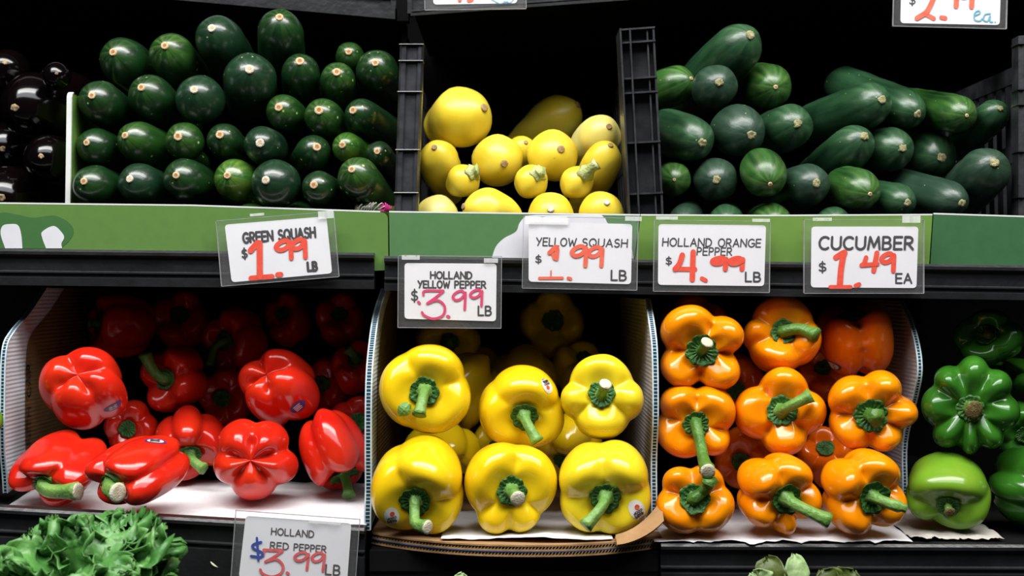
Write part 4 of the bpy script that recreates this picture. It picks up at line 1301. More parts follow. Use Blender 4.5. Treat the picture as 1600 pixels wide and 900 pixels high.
# crate of cucumbers: only its far side shows
YC2 = .10
org = Vector((0, YC2, zb))
c2 = thing('plastic_crate', (0, YC2, zb), 'black plastic crate with slatted side beyond the cucumbers, at the frame edge', 'crate')
pt, pb = at(1613, 56, YC2) - org, at(1613, 392, YC2) - org
pb.z = 0
mb = MB()
w = .0145
post_between(mb, pt, pb, [(-w, 0), (-w * .7, -.003), (w, -.003), (w, .02), (-w, .02)])
cp = mb.build('corner_post', M['crate_plastic'], c2)
for rz in (70, 142, 166, 240, 312):
    p = pt.lerp(pb, (rz - 56) / (392 - 56))
    mb = MB()
    mb.hexa([p + Vector(v) for v in ((-w * 1.15, -.005, 0), (w, -.005, 0), (w, .018, 0), (-w * 1.1, .018, 0), (-w * 1.15, -.005, .002), (w, -.005, .002), (w, .018, .002), (-w * 1.1, .018, .002))])
    mb.build('rib', M['crate_plastic'], cp)
side_wall(pt, pb, .26, c2, -.004)
mb = MB()
mb.box((at(1040, 0, YC2).x + .012, 0.0, -.0045), (pb.x, .34, -.0005))
mb.build('base', M['crate_plastic'], c2)

# white edged divider between eggplants and zucchini
yd = .108
a, b = at(108, 144, yd), at(104.5, 392, yd)
dv = thing('divider_panel', (b.x, yd, zb), 'green divider board with a white front edge between eggplants and zucchini', 'divider')
mb = MB()
h = a.z - zb
lx = a.x - b.x
out = [(0, 0), (0, h - .006), (.002, h - .002), (.006, h), (.20, h * .96), (.20, 0)]
n = len(out)
for sx in (-.0008, .0024):
    for (yy, zz) in out:
        mb.v.append(Vector((sx + lx * zz / h, yy, zz)))
for i in range(n):
    j = (i + 1) % n
    mb.f.append((i, j, n + j, n + i))
    mb.m.append(0)
mb.f += [tuple(range(n)), tuple(reversed(range(n, 2 * n)))]
mb.m += [0, 0]
mb.build('board', M['divider_green'], dv)
mb = MB()
path = [Vector((lx * zz / h + .0008, yy, zz)) for yy, zz in out[:4]] + [Vector((lx + .0008, .02, h - .0005))]
for i in range(len(path) - 1):
    p, q = path[i], path[i + 1]
    mb.hexa([p + Vector((-.0026, -.002, 0)), p + Vector((.0026, -.002, 0)), p + Vector((.0026, .001, 0)), p + Vector((-.0026, .001, 0)),
             q + Vector((-.0026, -.002, .0005)), q + Vector((.0026, -.002, .0005)), q + Vector((.0026, .001, .0005)), q + Vector((-.0026, .001, .0005))])
mb.build('edge_trim', M['white_edge'], dv)

# ------------------------------------------------------------------ green cardboard strips
YS = .083


def rounded(pts, rad_px, which=None, n=6):
    """round the corners of a pixel polygon"""
    out = []
    m_ = len(pts)
    for i in range(m_):
        p, a, b = Vector(pts[i]), Vector(pts[i - 1]), Vector(pts[(i + 1) % m_])
        r = rad_px if which is None or i in which else 0
        if r <= 0:
            out.append(tuple(p))
            continue
        p0, p2 = p + (a - p).normalized() * r, p + (b - p).normalized() * r
        for k in range(n + 1):
            t = k / n
            q = p0 * (1 - t) ** 2 + p * 2 * t * (1 - t) + p2 * t * t
            out.append((q.x, q.y))
    return out


def plate(name, pxs, y, th, m, parent, orgv):
    mb = MB()
    n = len(pxs)
    fr = [at(x, z, y) - orgv for x, z in pxs]
    bk = [p + Vector((0, th, 0)) for p in fr]
    mb.v = fr + bk
    mb.f = [tuple(reversed(range(n))), tuple(range(n, 2 * n))]
    mb.m = [0, 0]
    for i in range(n):
        j = (i + 1) % n
        mb.f.append((i, j, n + j, n + i))
        mb.m.append(0)
    return mb.build(name, m, parent)


def strip(label, pts, m, rad=0, which=None, prints=(), edge=None):
    o = at(*pts[0], YS)
    t = thing('cardboard_strip', o, label, 'cardboard strip')
    plate('board', rounded(pts, rad, which), YS, .0018, m, t, o)
    for nm, p, pm, kk in prints:
        plate(nm, p, YS - .0003 * kk, .0002, pm, t, o)
    if edge:
        e = [(x, y_ - 1.4) for x, y_ in edge]
        plate('torn_edge', e + [(x, y_ + 1.0) for x, y_ in reversed(edge)], YS - .0002, .0024, M['white_edge'], t, o)
    return t


def sm2(pts, n=5):
    return [(v.x, v.y) for v in catmull([Vector((x, y_, 0)) for x, y_ in pts], n)]


cloud = sm2([(-20, 338), (5, 332), (30, 336), (52, 340), (85, 337), (108, 348), (115, 362), (108, 376), (97, 386)]) + [(97, 388), (-20, 388)]
w1 = sm2([(8, 388), (1, 366), (4, 353), (16, 350), (28, 352), (33, 366), (35, 388)])
w2 = sm2([(72, 388), (66, 372), (66, 362), (84, 353), (97, 364), (100, 372), (96, 380), (97, 388)])
strip('green cardboard strip under the eggplants and zucchini, rounded end', [(-220, 315), (300, 321), (606, 332), (607, 422), (584, 423), (560, 410), (-220, 402)], M['strip_green'], 12, (2,),
      [('dark_cloud_print', cloud, M['blob_dark'], 1), ('white_print', w1, M['blob_white'], 2), ('white_print', w2, M['blob_white'], 2)], edge=[(-220, 315), (300, 321), (594, 331)])
sw = sm2([(768, 404), (775, 385), (788, 372), (806, 362), (812, 348), (822, 338), (836, 336)]) + [(940, 336)] + sm2([(946, 342), (952, 350), (975, 352), (984, 372), (990, 404)])
strip('cool green cardboard strip with a big white print under the yellow squash', [(608, 331), (1000, 336), (990, 410), (640, 410), (636, 424), (609, 424)], M['strip_cool'], 0, None,
      [('white_print', sw, M['blob_white'], 1)], edge=[(608, 331), (1000, 336)])
strip('lime green cardboard strip under the cucumbers', [(1001, 336), (1457, 336), (1451, 424), (991, 424)], M['strip_lime'], edge=[(1001, 336), (1200, 337), (1457, 335.5)])
strip('dark green cardboard strip beside the cucumber price sign', [(1459, 334), (1680, 341), (1680, 424), (1453, 424)], M['strip_dark'], edge=[(1459, 334), (1680, 341)])

# pink netting scrap
o = at(596, 326, .098)
t = thing('net_bag', o, 'scrap of pink and white netting beside the black crate post', 'netting')
mb = MB()
for k in range(9):
    p0 = at(560 + 4 * k, 332 - k * .5, .098) - o
    p1 = at(566 + 4.5 * k, 316 + rnd.uniform(0, 10), .096) - o
    mb.tube(bez(p0, (p0 + p1) / 2 + Vector((rnd.uniform(-.003, .003), -.003, .002)), p1, 5), .0007, 5)
mb.build('mesh', M['net_white'], t)
mb = MB()
mb.hexa([at(x, z, y) - o for y in (.0965, .0985) for x, z in ((594, 330), (601, 330), (600, 317), (595, 319))])
for k in range(4):
    p0 = at(601 + 2 * k, 330, .097) - o
    p1 = at(602 + 3 * k, 317 + 2 * k, .096) - o
    mb.tube(bez(p0, (p0 + p1) / 2 + Vector((.002, -.003, 0)), p1, 5), .0008, 5)
mb.build('band', M['magenta'], t)


# ------------------------------------------------------------------ price signs
def sign(label, corners, sleeve, y, prints, inkmat, markmat, cutoff=None):
    """corners TL,TR,BR,BL of the card in the picture; prints: (text, u, v, height, width, weight) with u,v from the card's top edge in pixels"""
    TL, TR, BR, BL = [at(x, z, y) for x, z in corners]
    o = (TL + TR + BR + BL) / 4
    xa = (TR - TL).normalized()
    ya = Vector((0, -1, 0))
    za = xa.cross(ya) * -1
    za = Vector((-xa.z, 0, xa.x))
    R = Matrix((xa, Vector((0, 1, 0)), za)).transposed()
    Mw = Matrix.Translation(o) @ R.to_4x4()
    t = thing('price_sign', o, label, 'price sign', 'price signs', Mw)
    Mi = Mw.inverted()
    s = (CD + y) / F
    mb = MB()
    pts = rounded([((Mi @ p).x, (Mi @ p).z) for p in (TL, TR, BR, BL)], 6 * s)
    n = len(pts)
    mb.v = [Vector((x, 0, z)) for x, z in pts] + [Vector((x, .0008, z)) for x, z in pts]
    mb.f = [tuple(reversed(range(n))), tuple(range(n, 2 * n))] + [(i, (i + 1) % n, n + (i + 1) % n, n + i) for i in range(n)]
    mb.m = [0] * len(mb.f)
    mb.build('card', M['card'], t)
    # sleeve
    x0, x1, z0, z1 = sleeve
    x0, x1 = x0 * s, x1 * s
    z0, z1 = z0 * s, z1 * s
    mb = MB()
    mb.poly([(x0, -.0016, z1), (x1, -.0016, z1), (x1, -.0016, z0), (x0, -.0016, z0)][::-1])
    mb.poly([(x0, .0016, z1), (x1, .0016, z1), (x1, .0016, z0), (x0, .0016, z0)])
    sl = mb.build('clear_sleeve', M['sleeve'], t)
    mb = MB()
    e = .00045
    for a, b, c, d in ((x0, x1, z0, z0 + e), (x0, x1, z1 - e, z1), (x0, x0 + e, z0, z1), (x1 - e, x1, z0, z1)):
        mb.box((a, -.0018, c), (b, .0018, d))
    mb.build('welded_rim', M['sleeve_rim'], sl)
    if prints.get('tape'):
        for (u0, v0, u1, v1) in prints['tape']:
            mb = MB()
            Wc, Hc = (TR - TL).length / s, (TL - BL).length / s
            for k in range(5):
                ua, ub = u0 + (u1 - u0) * k / 5, u0 + (u1 - u0) * (k + 1) / 5
                oa, ob = -.0022 - .0007 * math.sin(k * 2.1 + u0), -.0022 - .0007 * math.sin(k * 2.1 + 2.1 + u0)
                mb.poly([((ua - Wc / 2) * s, oa, (Hc / 2 - v1) * s), ((ub - Wc / 2) * s, ob, (Hc / 2 - v1) * s), ((ub - Wc / 2) * s, ob, (Hc / 2 - v0) * s), ((ua - Wc / 2) * s, oa, (Hc / 2 - v0) * s)])
            mb.build('tape', M['tape'], t)
    W = (TR - TL).length / s
    H = (TL - BL).length / s
    mb = MB()
    for (tx, u, v, hh, ww, wt, *ex) in prints['print']:
        text(mb, tx, (u - W / 2) * s, (H / 2 - v) * s, hh * s, ww * s, wt * s, -.0003, slant=ex[0] if ex else 0)
    if mb.v:
        mb.build('printed_text', inkmat, t)
    mb = MB()
    for (w, pts) in prints['marker']:
        q = [((u - W / 2) * s, (H / 2 - v) * s) for u, v in pts]
        if len(q) > 2:
            q = [(v.x, v.y) for v in catmull([Vector((a, b, 0)) for a, b in q], 4)]
        stroke_mesh(mb, q, w * s, -.0005)
    mb.build('handwritten_price', markmat, t)
    if 'marker2' in prints:
        mb = MB()
        for (w, pts) in prints['marker2'][1]:
            q = [((u - W / 2) * s, (H / 2 - v) * s) for u, v in pts]
            if len(q) > 2:
                q = [(v.x, v.y) for v in catmull([Vector((a, b, 0)) for a, b in q], 4)]
            stroke_mesh(mb, q, w * s, -.0005)
        mb.build('handwritten_mark', prints['marker2'][0], t)
    return t


def nine(x, y, w, h, wt):
    """a hand-drawn 9 with top-left at x,y (pixels on the card)"""
    return [(wt, [(x + w * .95, y + h * .22), (x + w * .7, y), (x + w * .25, y + h * .10), (x, y + h * .32), (x + w * .2, y + h * .50), (x + w * .6, y + h * .44), (x + w * .95, y + h * .16)]),
            (wt, [(x + w * .98, y + h * .10), (x + w * .93, y + h)])]


# zucchini sign (card 159 x 90, tilted)
sign('tilted GREEN SQUASH price sign on the zucchini shelf', [(351, 351), (510, 338), (519, 427), (362, 441)], (-94, 91, -51, 52), .068,
     {'tape': [(146, -8, 170, 4), (40, -13, 62, -9)], 'print': [('GREEN', 49, 31, 15, 46, 3.3), ('SQUASH', 110, 31, 15, 57, 3.3), ('$', 26, 55, 14, 8, 2.6), ('LB', 130, 83, 13, 14, 4.0)],
      'marker': [(9.5, [(36, 44), (48, 33), (51, 37)]), (9.5, [(51, 34), (49, 60), (47, 86)]), (8, [(33, 87), (66, 87)]), (8, [(75, 85), (80, 85)])] + nine(76, 33, 24, 28, 7.5) + nine(101, 33, 21, 28, 7.5)},
     M['ink'], M['marker_red'])
sign('HOLLAND YELLOW PEPPER price sign hanging below the shelf rail', [(632, 411), (776, 412), (775, 502), (632, 498)], (-82, 80, -57, 56), .066,
     {'tape': [(-4, -13, 24, -6), (124, -9, 146, -2)], 'print': [('HOLLAND', 73, 23, 10.5, 64, 2.4), ('YELLOW', 46, 37.5, 10.5, 49, 2.4), ('PEPPER', 103, 37.5, 10.5, 48, 2.4), ('$', 16, 58, 16, 10, 2.4), ('LB', 126, 80, 14, 20, 2.7)],
      'marker': [(3.8, [(30, 49), (31, 43), (46, 42)]), (3.8, [(34, 42), (61, 42)]), (4.0, [(61, 43), (46, 55), (36, 62)]), (4.0, [(36, 62), (52, 57), (63, 66), (61, 80), (46, 86), (32, 81), (28, 76)]), (5, [(68, 82), (70, 83)]), (4.5, [(22, 60), (24, 62)])]
      + nine(76, 42, 20, 29, 4.2) + nine(103, 40, 19, 25, 4.2)}, M['ink'], M['marker_pink'])
sign('YELLOW SQUASH price sign with faded smeared figures', [(826, 347), (988, 350), (986, 444), (826, 440)], (-90, 90, -57, 56), .068,
     {'tape': [(-6, -10, 62, 3), (150, -12, 176, -5)], 'print': [('YELLOW', 43, 36, 12, 62, 1.9, .06), ('SQUASH', 119, 36, 12, 70, 1.9, .06), ('$', 16, 63, 11, 9, 1.9), ('LB', 142, 88, 15, 23, 2.8)],
      'marker': [(7, [(33, 47), (44, 38), (44, 56)]), (6, [(38, 48), (41, 56)]), (2, [(36, 75), (36, 82)]), (4.5, [(18, 87), (54, 86)]), (5, [(63, 86), (67, 87)])] + nine(68, 36, 23, 30, 6.8) + nine(94, 37, 22, 29, 6.8)},
     M['ink'], M['marker_coral'])
sign('HOLLAND ORANGE PEPPER price sign above the orange peppers', [(1029, 350), (1197, 352), (1194, 447), (1028, 445)], (-91, 91, -58, 54), .068,
     {'tape': [(-4, -12, 30, -7), (146, -10, 174, -5)], 'print': [('HOLLAND', 45, 34, 12, 76, 1.9, .06), ('ORANGE', 127, 34, 12, 66, 1.9, .06), ('PEPPER', 88, 47.5, 11.5, 54, 1.8, .06), ('$', 17, 63, 11, 9, 1.9), ('LB', 149, 88, 14, 23, 2.8)],
      'marker': [(8.5, [(38, 48), (34, 61), (27, 70)]), (7.5, [(27, 70), (58, 70)]), (8.5, [(55, 43), (54, 86)]), (6.5, [(69, 84), (75, 87)])] + nine(85, 52, 22, 17, 8) + nine(112, 52, 21, 17, 8)},
     M['ink'], M['marker_red'])
sign('CUCUMBER price sign taped under the cucumbers', [(1268, 354), (1435, 354), (1432, 450), (1267, 449)], (-95, 93, -57, 59), .068,
     {'tape': [(2, -14, 32, -9), (142, -17, 170, -6)], 'print': [('CUCUMBER', 86, 35, 19, 146, 3.6, .05), ('$', 18, 70, 14, 11, 2.4), ('EA', 145, 88, 14.5, 24, 2.8)],
      'marker': [(9, [(39, 48), (52, 40), (51, 45)]), (9.5, [(51, 42), (47, 66), (45, 92)]), (6, [(30, 94), (62, 94)]), (7, [(70, 92), (75, 90)]), (7, [(86, 48), (83, 57), (79, 60)]), (6.5, [(79, 60), (104, 58)]), (8, [(103, 41), (98, 69)])] + nine(110, 42, 20, 27, 7.5)},
     M['ink'], M['marker_red'])
sign('HOLLAND RED PEPPER price sign with a blue dollar mark, beside the lettuce', [(384, 806), (549, 818), (542, 914), (373, 902)], (-98, 97, -60, 56), -.014,
     {'tape': [(100, -3, 150, 3)], 'print': [('HOLLAND', 76, 26, 10, 66, 1.8), ('RED', 57, 48, 10, 28, 1.8), ('PEPPER', 105, 48, 10, 50, 1.8), ('LB', 143, 82, 15, 22, 2.6)],
      'marker': [(4.2, [(33, 60), (34, 51), (36, 51)]), (4.6, [(33, 51), (62, 50)]), (4.2, [(62, 51), (48, 62), (37, 69)]), (4.4, [(37, 69), (54, 64), (65, 74), (62, 86), (48, 92), (34, 88), (30, 82)]), (5, [(72, 84), (74, 85)])] + nine(82, 50, 22, 27, 4.4) + nine(109, 49, 20, 28, 4.4),
      'marker2': (M['marker_blue'], [(4, [(28, 39), (16, 44), (17, 50), (30, 55), (30, 62), (14, 62)]), (3.6, [(21, 33), (26, 68)])])},
     M['ink_soft'], M['marker_salmon'])
sign('price sign hanging from the top shelf above the squash, mostly out of frame', [(674, -84), (808, -86), (808, 5), (677, 7)], (-79, 80, -55, 52), .135,
     {'print': [], 'marker': [(6, [(45, 70), (43, 85)]), (6, [(57, 86), (62, 85)])], 'marker2': (M['marker_teal'], [(1.4, [(92, 84), (105, 91), (118, 88)]), (1.4, [(112, 88), (122, 90), (128, 84)])])}, M['ink'], M['marker_coral'])
sign('price sign above the cucumbers with large orange figures and blue ea', [(1409, -62), (1565, -58), (1562, 39), (1407, 36)], (-90, 88, -55, 54), .135,
     {'print': [('$', 18, 69, 14, 9, 2.0)],
      'marker': [(8, [(30, 45), (46, 40), (52, 52), (42, 78), (26, 90)]), (7, [(28, 90), (38, 84), (52, 90)]), (7, [(64, 88), (70, 89)])] + nine(66, 40, 22, 30, 8) + nine(92, 40, 20, 30, 8),
      'marker2': (M['marker_teal'], [(2.4, [(116, 84), (124, 80), (122, 76), (116, 80), (116, 90), (124, 92), (128, 88)]), (2.4, [(140, 80), (132, 82), (130, 90), (136, 92), (140, 84), (140, 92), (144, 93)]), (2.2, [(148, 93), (148.5, 93)])])},
     M['ink'], M['marker_coral'])


# ------------------------------------------------------------------ pepper boxes
def box_wall(parent, orgv, x, pts, yback, wall_m, side, edge_w=.0042, band=None, name='side_wall'):
    """upright board at world x whose front edge follows (py, y) points; returns the wall"""
    P = catmull([Vector((0, y_, at(0, py, y_).z)) for py, y_ in pts], 5)
    zt, zb_ = P[0].z, P[-1].z
    mb = MB()
    n = len(P)
    yb0 = max(yback, P[0].y + .02)
    th = edge_w
    for sx in (-th / 2, th / 2):
        for p in P:
            mb.v.append(Vector((x + sx, p.y, p.z)) - orgv)
        for p in P:
            mb.v.append(Vector((x + sx, yback, p.z + .1 * (yback - p.y) * (zt - p.z) / (zt - zb_))) - orgv)
    for i in range(n - 1):
        mb.f.append((i, i + 1, n + i + 1, n + i))
        mb.f.append((2 * n + i, 3 * n + i, 3 * n + i + 1, 2 * n + i + 1))
    for a in range(0, 1):
        mb.f.append((0, n, 3 * n, 2 * n))
        mb.f.append((n - 1, 3 * n - 1, 4 * n - 1, 2 * n - 1))
    mb.m = [0] * len(mb.f)
    w = mb.build(name, wall_m, parent)
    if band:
        # brown print with box shade put into its colour, starting behind the front edge
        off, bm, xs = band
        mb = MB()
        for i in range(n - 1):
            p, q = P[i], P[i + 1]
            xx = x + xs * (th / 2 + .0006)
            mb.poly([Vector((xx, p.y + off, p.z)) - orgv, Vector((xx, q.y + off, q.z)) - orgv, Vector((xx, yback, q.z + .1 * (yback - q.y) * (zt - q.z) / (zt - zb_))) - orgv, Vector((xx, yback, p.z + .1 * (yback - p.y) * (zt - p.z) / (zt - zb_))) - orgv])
        mb.build('shaded_liner', bm, w)
    # fluted front edge: dark core between two liners with pale rungs
    mb = MB()
    core, rung = 0, 1
    tot = 0
    step = .0036
    for i in range(n - 1):
        p, q = P[i], P[i + 1]
        d = (q - p)
        if d.length < 1e-6:
            continue
        dn = d.normalized()
        nrm = Vector((0, -dn.z, dn.y))
        if nrm.y > 0:
            nrm = -nrm

        def ring(c, hw, f):
            return [Vector((x - hw, 0, 0)) + c, Vector((x + hw, 0, 0)) + c, Vector((x + hw, 0, 0)) + c + nrm * f, Vector((x - hw, 0, 0)) + c + nrm * f]
        A, B = ring(p, th / 2, .0006), ring(q, th / 2, .0006)
        mb.hexa([v - orgv for v in A + B], core)
        for sx in (-1, 1):
            A, B = [[v + Vector((sx * th / 2, 0, 0)) for v in ring(c, .0007, .0012)] for c in (p, q)]
            mb.hexa([v - orgv for v in A + B], rung)
        L0 = tot
        tot += d.length
        k = math.ceil(L0 / step)
        while k * step < tot:
            c = p + dn * (k * step - L0)
            A, B = ring(c, th / 2, .0010), ring(c + dn * .0007, th / 2, .0010)
            mb.hexa([v - orgv for v in A + B], rung)
            k += 1
    mb.build('fluted_edge', [M['blue_edge'], M['liner']], w)
    return w


# red pepper box: its outer wall
xr = -.5205
og = Vector((xr, 0.0, at(8, 770, .07).z))
rb = thing('cardboard_box', og, 'white corrugated box around the red peppers, dark lettering on its inner wall', 'box')
rw = box_wall(rb, og, xr - .0005, [(450, .199), (490, .142), (520, .093), (548, .071), (620, .066), (700, .066), (742, .072), (770, .075)], .46, M['board_white'], 1, band=(.060, M['board_brown_shaded'], 1))
mb = MB()
text(mb, 'NITH CAR', 0, 0, .012, .085, .0022, 0)
Rt = Matrix(((0, 0, 1), (0, 1, 0), (-1, 0, 0)))
vs = []
for v in mb.v:
    # text along world z on a wall facing +x: letters read upward
    vs.append(Vector((.0044, .137 - v.z, v.x + at(8, 632, .13).z - og.z)))
mesh('lettering', vs, mb.f, M['ink'], rw)
# back wall of the box
mb = MB()
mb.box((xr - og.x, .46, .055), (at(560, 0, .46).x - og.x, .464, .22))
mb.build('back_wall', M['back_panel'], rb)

# yellow pepper box
xl = -.143
xq = .1435
zfl = ZFL
og = Vector(((xl + xq) / 2, 0, zfl))
yb = thing('cardboard_box', og, 'brown cardboard box with fluted blue edges around the yellow peppers', 'box')
WL = [(452, .205), (490, .114), (540, .062), (600, .032), (700, .026), (760, .028), (800, .022), (828, .020)]
WR = [(468, .114), (520, .059), (560, .039), (650, .033), (720, .050), (800, .046), (824, .044)]
wl = box_wall(yb, og, xl, WL, .46, M['board_white'], 1, .0056, band=(.055, M['board_brown_shaded'], 1))
wr = box_wall(yb, og, xq, WR, .46, M['board_grey'], -1, .0050)
# floor: three stacked boards with a bowed front
mb = MB()
N = 30
front = []
for i in range(N + 1):
    f = i / N
    x = xl + .002 + (xq + .004 - xl - .002) * f
    front.append((x, -.036 + (.070 * (abs(f - .56) / .56) ** 2.3 if f < .56 else .050 * (abs(f - .56) / .44) ** 2.3)))
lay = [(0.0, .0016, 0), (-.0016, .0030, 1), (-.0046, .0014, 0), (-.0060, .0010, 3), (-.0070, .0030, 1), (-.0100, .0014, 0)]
for z0, th, mi in lay:
    mm = MB()
    rec = .0012 if mi == 1 else 0
    top = [Vector((x, y_ + rec, zfl + z0)) - og for x, y_ in front] + [Vector((xq, .46, zfl + z0)) - og, Vector((xl, .46, zfl + z0)) - og]
    n = len(top)
    b = len(mb.v)
    mb.v += top + [v - Vector((0, 0, th)) for v in top]
    mb.f += [tuple(b + i for i in range(n)), tuple(b + n + i for i in reversed(range(n)))] + [(b + i, b + n + i, b + n + (i + 1) % n, b + (i + 1) % n) for i in range(n)]
    mb.m += [mi] * (n + 2)
mb.build('floor_panel', [M['kraft'], M['kraft_dark'], M['kraft'], M['blue_paint']], yb)
mb = MB()
for z0 in (-.0016, -.0070):
    for i in range(N):
        for k in range(3):
            f = (k + .5) / 3
            x = front[i][0] * (1 - f) + front[i + 1][0] * f
            y_ = front[i][1] * (1 - f) + front[i + 1][1] * f
            p = Vector((x, y_ + .0003, zfl + z0 - .0030)) - og
            mb.hexa([p, p + Vector((.0008, 0, 0)), p + Vector((.0008, .002, 0)), p + Vector((0, .002, 0)), p + Vector((.0018, 0, .003)), p + Vector((.0026, 0, .003)), p + Vector((.0026, .002, .003)), p + Vector((.0018, .002, .003))])
mb.build('flute', M['kraft'], yb)
# curled front corner flap
mb = MB()
A = [at(960, 0, 0).x, at(1034, 0, 0).x]
nu, nv = 8, 6
def flap(i, j, off):
    f, g = i / nu, j / nv
    x = A[0] + (A[1] - A[0]) * f
    z = zfl + .0005 + .020 * f ** 2 + g * .016 * (.35 + .65 * f)
    y = -.037 + .020 * f ** 1.5 + g * .020 + .003 * math.sin(5 * f + 2 * g) - off * 2
    return Vector((x, y, z + off)) - og
for off in (0, -.0028):
    for i in range(nu):
        for j in range(nv):
            q = [flap(i, j, off), flap(i + 1, j, off), flap(i + 1, j + 1, off), flap(i, j + 1, off)]
            mb.poly(q if off == 0 else q[::-1])
for i in range(nu):
    mb.poly([flap(i, 0, 0), flap(i, 0, -.0028), flap(i + 1, 0, -.0028), flap(i + 1, 0, 0)])
for j in range(nv):
    mb.poly([flap(nu, j, 0), flap(nu, j, -.0028), flap(nu, j + 1, -.0028), flap(nu, j + 1, 0)])
mb.build('corner_flap', M['kraft'], yb)
mb = MB()
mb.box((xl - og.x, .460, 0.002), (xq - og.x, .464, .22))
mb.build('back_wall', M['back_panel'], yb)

# orange pepper box: its far wall
xo = .425
og = Vector((xo, 0, at(1437, 800, .15).z))
ob = thing('cardboard_box', og, 'pinkish grey corrugated box wall between orange and green peppers', 'box')
box_wall(ob, og, xo, [(470, .165), (500, .130), (540, .103), (580, .094), (620, .110), (690, .149), (760, .150), (800, .150)], .30, M['board_grey'], -1)
mb = MB()
mb.box((at(1040, 0, .30).x - og.x, .30, .02), (0, .304, .22))
mb.build('back_wall', M['back_panel'], ob)


# ------------------------------------------------------------------ tissue paper
def sheet(label, name, x0, x1, yf, yb_, z0, z1, m, seed, amp=.002, nx=60, ny=12, slope=DS, droop=.6, curl=0.0, group='tissue sheets'):
    """crinkled sheet on a sloping deck; z0/z1 heights of its front edge at either end; yf(f) front edge depth"""
    vs, fs = [], []
    og = Vector(((x0 + x1) / 2, .02, (z0 + z1) / 2))
    for i in range(nx + 1):
        f = i / nx
        x = x0 + (x1 - x0) * f
        y0 = yf(f)
        for j in range(ny + 1):
            g = j / ny
            y = y0 + (yb_ - y0) * g ** 1.4
            z = z0 + (z1 - z0) * f + slope * max(0, y) + amp * (noise.noise(Vector((x * 45, y * 45, seed))) + .6 * noise.noise(Vector((x * 110, y * 110, seed + 5)))) + amp * .9
            z += curl * math.exp(-((f - .55) / .22) ** 2) * (1 - g) ** 2
            if y < -.004:
                z -= (-.004 - y) * droop
            vs.append(Vector((x, y, z)) - og)
    for i in range(nx):
        for j in range(ny):
            a = i * (ny + 1) + j
            fs.append((a, a + ny + 1, a + ny + 2, a + 1))
    o = mesh(name, vs, fs, M[m], None, True)
    o.location = og
    sol = o.modifiers.new('thickness', 'SOLIDIFY')
    sol.thickness = .0005
    return tag(o, label, 'paper', group)


def torn(seed, base, a):
    return lambda f: base + a * (noise.noise(Vector((f * 9, seed, 0))) + .6 * noise.noise(Vector((f * 31, seed, 1))))


zl = lambda px: at(px, 787 + (824 - 787) * (px + 70) / 646, 0).z
sheet('white tissue sheet under the red peppers', 'tissue_sheet', at(-20, 0, 0).x, at(570, 0, 0).x, torn(3, .0145, .001), .20, zl(-20) - .0145, zl(570) - .0025, 'paper', 1, .0012)
sheet('white tissue sheet under the yellow peppers, its corner showing', 'tissue_sheet', at(690, 0, 0).x, at(956, 0, 0).x, lambda f: -.016 - .008 * math.sin(f * 3) + .004 * math.sin(f * 7), .16, zfl + .0016, zfl + .0016, 'paper', 4, .0009, curl=.004, slope=0, droop=0)
zr = at(0, 848, 0).z
sheet('torn white tissue sheet under the orange peppers', 'tissue_sheet', at(1022, 0, 0).x, at(1425, 0, 0).x, torn(8, -.003, .006), .20, zr + .0012, zr + .0012, 'paper', 11, .0014, slope=DSR)
sheet('grey tissue sheet under the light green pepper', 'tissue_sheet', at(1428, 0, 0).x, at(1575, 0, 0).x, torn(18, .010, .010), .16, zr + .0004, zr + .0004, 'paper_grey', 21, .0024, slope=DSR)


# ------------------------------------------------------------------ leafy greens
def leaf_mesh(L, W, freq, frill, curl, seed, cup=.2, nu=18, nv=15, tipw=.75, base=.18):
    vs, fs = [], []
    for i in range(nu + 1):
        u = i / nu
        w = W * (base + (1 - base) * math.sin(min(1, u / tipw) * math.pi / 2)) * (1 if u < tipw else math.sqrt(max(0.02, 1 - ((u - tipw) / (1 - tipw)) ** 2)))
        for j in range(nv + 1):
            v = 2 * j / nv - 1
            e = max(abs(v) ** 1.8, sstep(.60, 1, u) * .95) * sstep(.05, .35, u)
            # the ruffle runs along the rim: use arc position round the leaf as its phase
            ph = freq * (u * 6.28 + (1 - abs(v)) * 5.0 * sstep(.55, 1, u)) * (1 if v > 0 else 1.13) + seed
            rf = frill * e * (math.sin(ph) + .55 * math.sin(2.3 * ph + 1.3 * seed) + .5 * noise.noise(Vector((u * 5, v * 3, seed))))
            x = v * w * (1 + .16 * e * math.cos(ph * 1.0 + .6)) 
            y = u * L * (1 + .07 * e * math.sin(1.7 * ph + 1))
            z = cup * W * v * v + rf + .12 * W * noise.noise(Vector((u * 3, v * 2, seed + 9)))
            a = curl * u * u
            yy, zz = y * math.cos(a) + z * math.sin(a), z * math.cos(a) - y * math.sin(a)
            vs.append(Vector((x, yy, zz)))
    for i in range(nu):
        for j in range(nv):
            a = i * (nv + 1) + j
            fs.append((a, a + 1, a + nv + 2, a + nv + 1))
    return vs, fs


def add_leaf(parent, loc, axis, facing, vs, fs, m, rib=True):
    ya = axis.normalized()
    za = (facing - ya * facing.dot(ya)).normalized()
    xa = ya.cross(za)
    R = Matrix((xa, ya, za)).transposed()
    pts = [loc + R @ v for v in vs]
    o = mesh('leaf', pts, fs, M[m], parent, True)
    s_ = o.modifiers.new('thickness', 'SOLIDIFY')
    s_.thickness = .0006
    return o


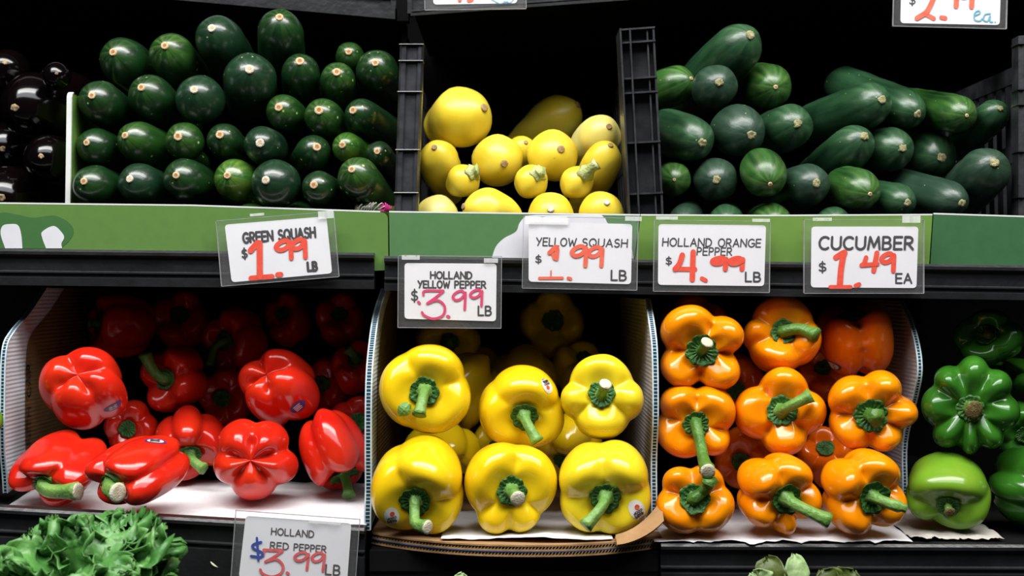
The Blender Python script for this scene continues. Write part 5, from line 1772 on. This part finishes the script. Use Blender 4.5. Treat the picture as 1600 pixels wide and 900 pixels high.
def lettuce(label, cx, cy, y, R, n, seed):
    rr = random.Random(seed)
    o = at(cx, cy, y)
    t = thing('lettuce_head', o, label, 'lettuce')
    for i in range(n):
        # leaves fan out from the heart over the upper and front half
        th = 2 * math.pi * (i * .618 % 1) + rr.uniform(-.2, .2)
        ph = math.acos(1 - 1.05 * (i + .5) / n)
        d = Vector((math.sin(ph) * math.cos(th), math.sin(ph) * math.sin(th), math.cos(ph)))
        if d.y > .3:
            d.y *= .5
        d.normalize()
        L = R * rr.uniform(.70, .98)
        vs, fs = leaf_mesh(L, R * rr.uniform(.22, .34), rr.uniform(2.2, 3.2), R * rr.uniform(.040, .065), rr.uniform(.1, .9), rr.uniform(0, 40), .25, 30, 26, .7, .3)
        side = Vector((math.cos(th), math.sin(th), 0))
        fac = Vector((0, 0, 1)) - side * .2 if ph > .5 else Vector((rr.uniform(-1, 1), -1, .2))
        fac = fac + Vector((rr.uniform(-.7, .7), rr.uniform(-.7, .2), rr.uniform(-.2, .3)))
        add_leaf(t, d * (R * .12), d, fac, vs, fs, 'lettuce' if i % 4 else 'lettuce_light')
    mb = MB()
    for i in range(8):
        a_ = i * .8
        mb.tube([Vector((0, 0, -R * .3)), Vector((math.cos(a_) * R * .12, math.sin(a_) * R * .12, 0)), Vector((math.cos(a_) * R * .22, math.sin(a_) * R * .22, R * .25))], [R * .10, R * .07, R * .02], 8)
    mb.build('heart', M['lettuce_pale'], t, True)
    return t


lettuce('frilly green lettuce head in front of the red pepper shelf rail', 132, 962, -.150, .098, 84, 4)


def bunch(label, px, py, y, leaves):
    o = at(px, py, y)
    t = thing('leafy_greens', o, label, 'greens', 'loose leafy greens')
    for (dx, dy, ax, az, L, W, m, seed, fx) in leaves:
        vs, fs = leaf_mesh(L, W, 1.0, W * .05, .35, seed, .25, 14, 10, .6, .25)
        add_leaf(t, at(px + dx, py + dy, y) - o, Vector((ax, -.1, az)), Vector((fx, -1, .35)), vs, fs, m)
    return t


bunch('leafy greens with a pale pointed leaf in front of the lower rail', 1225, 915, -.05,
      [(18, 10, .05, 1, .034, .011, 'leaf_pale', 2, .2), (-8, 12, -.35, 1, .034, .015, 'leaf_olive', 5, -.2), (-30, 8, -.6, .9, .020, .014, 'leaf_pale', 9, -.1), (8, 14, .3, .8, .022, .012, 'leaf_olive', 12, .3)])
bunch('olive green leaf end in front of the lower rail beyond the pale leaf', 1308, 912, -.05, [(-6, 8, -.5, .9, .020, .014, 'leaf_olive', 3, -.1), (10, 8, .55, .9, .020, .014, 'leaf_olive', 7, .1)])
bunch('pale leaf tip under the yellow pepper box', 718, 912, -.05, [(0, 4, .2, 1, .0125, .007, 'leaf_pale', 3, 0)])

# debris on the rail
mb = MB()
mb.tube(bez(Vector((-.005, 0, .004)), Vector((-.003, -.002, -.002)), Vector((.005, 0, -.004)), 8), [.0006 + .0014 * math.sin(math.pi * i / 8) for i in range(9)], 8, flat=.4)
o = mb.build('petal', M['debris'], None, True)
o.location = at(337, 880, -.0035)
tag(o, 'tiny pale petal stuck on the black rail beside the lettuce', 'debris')
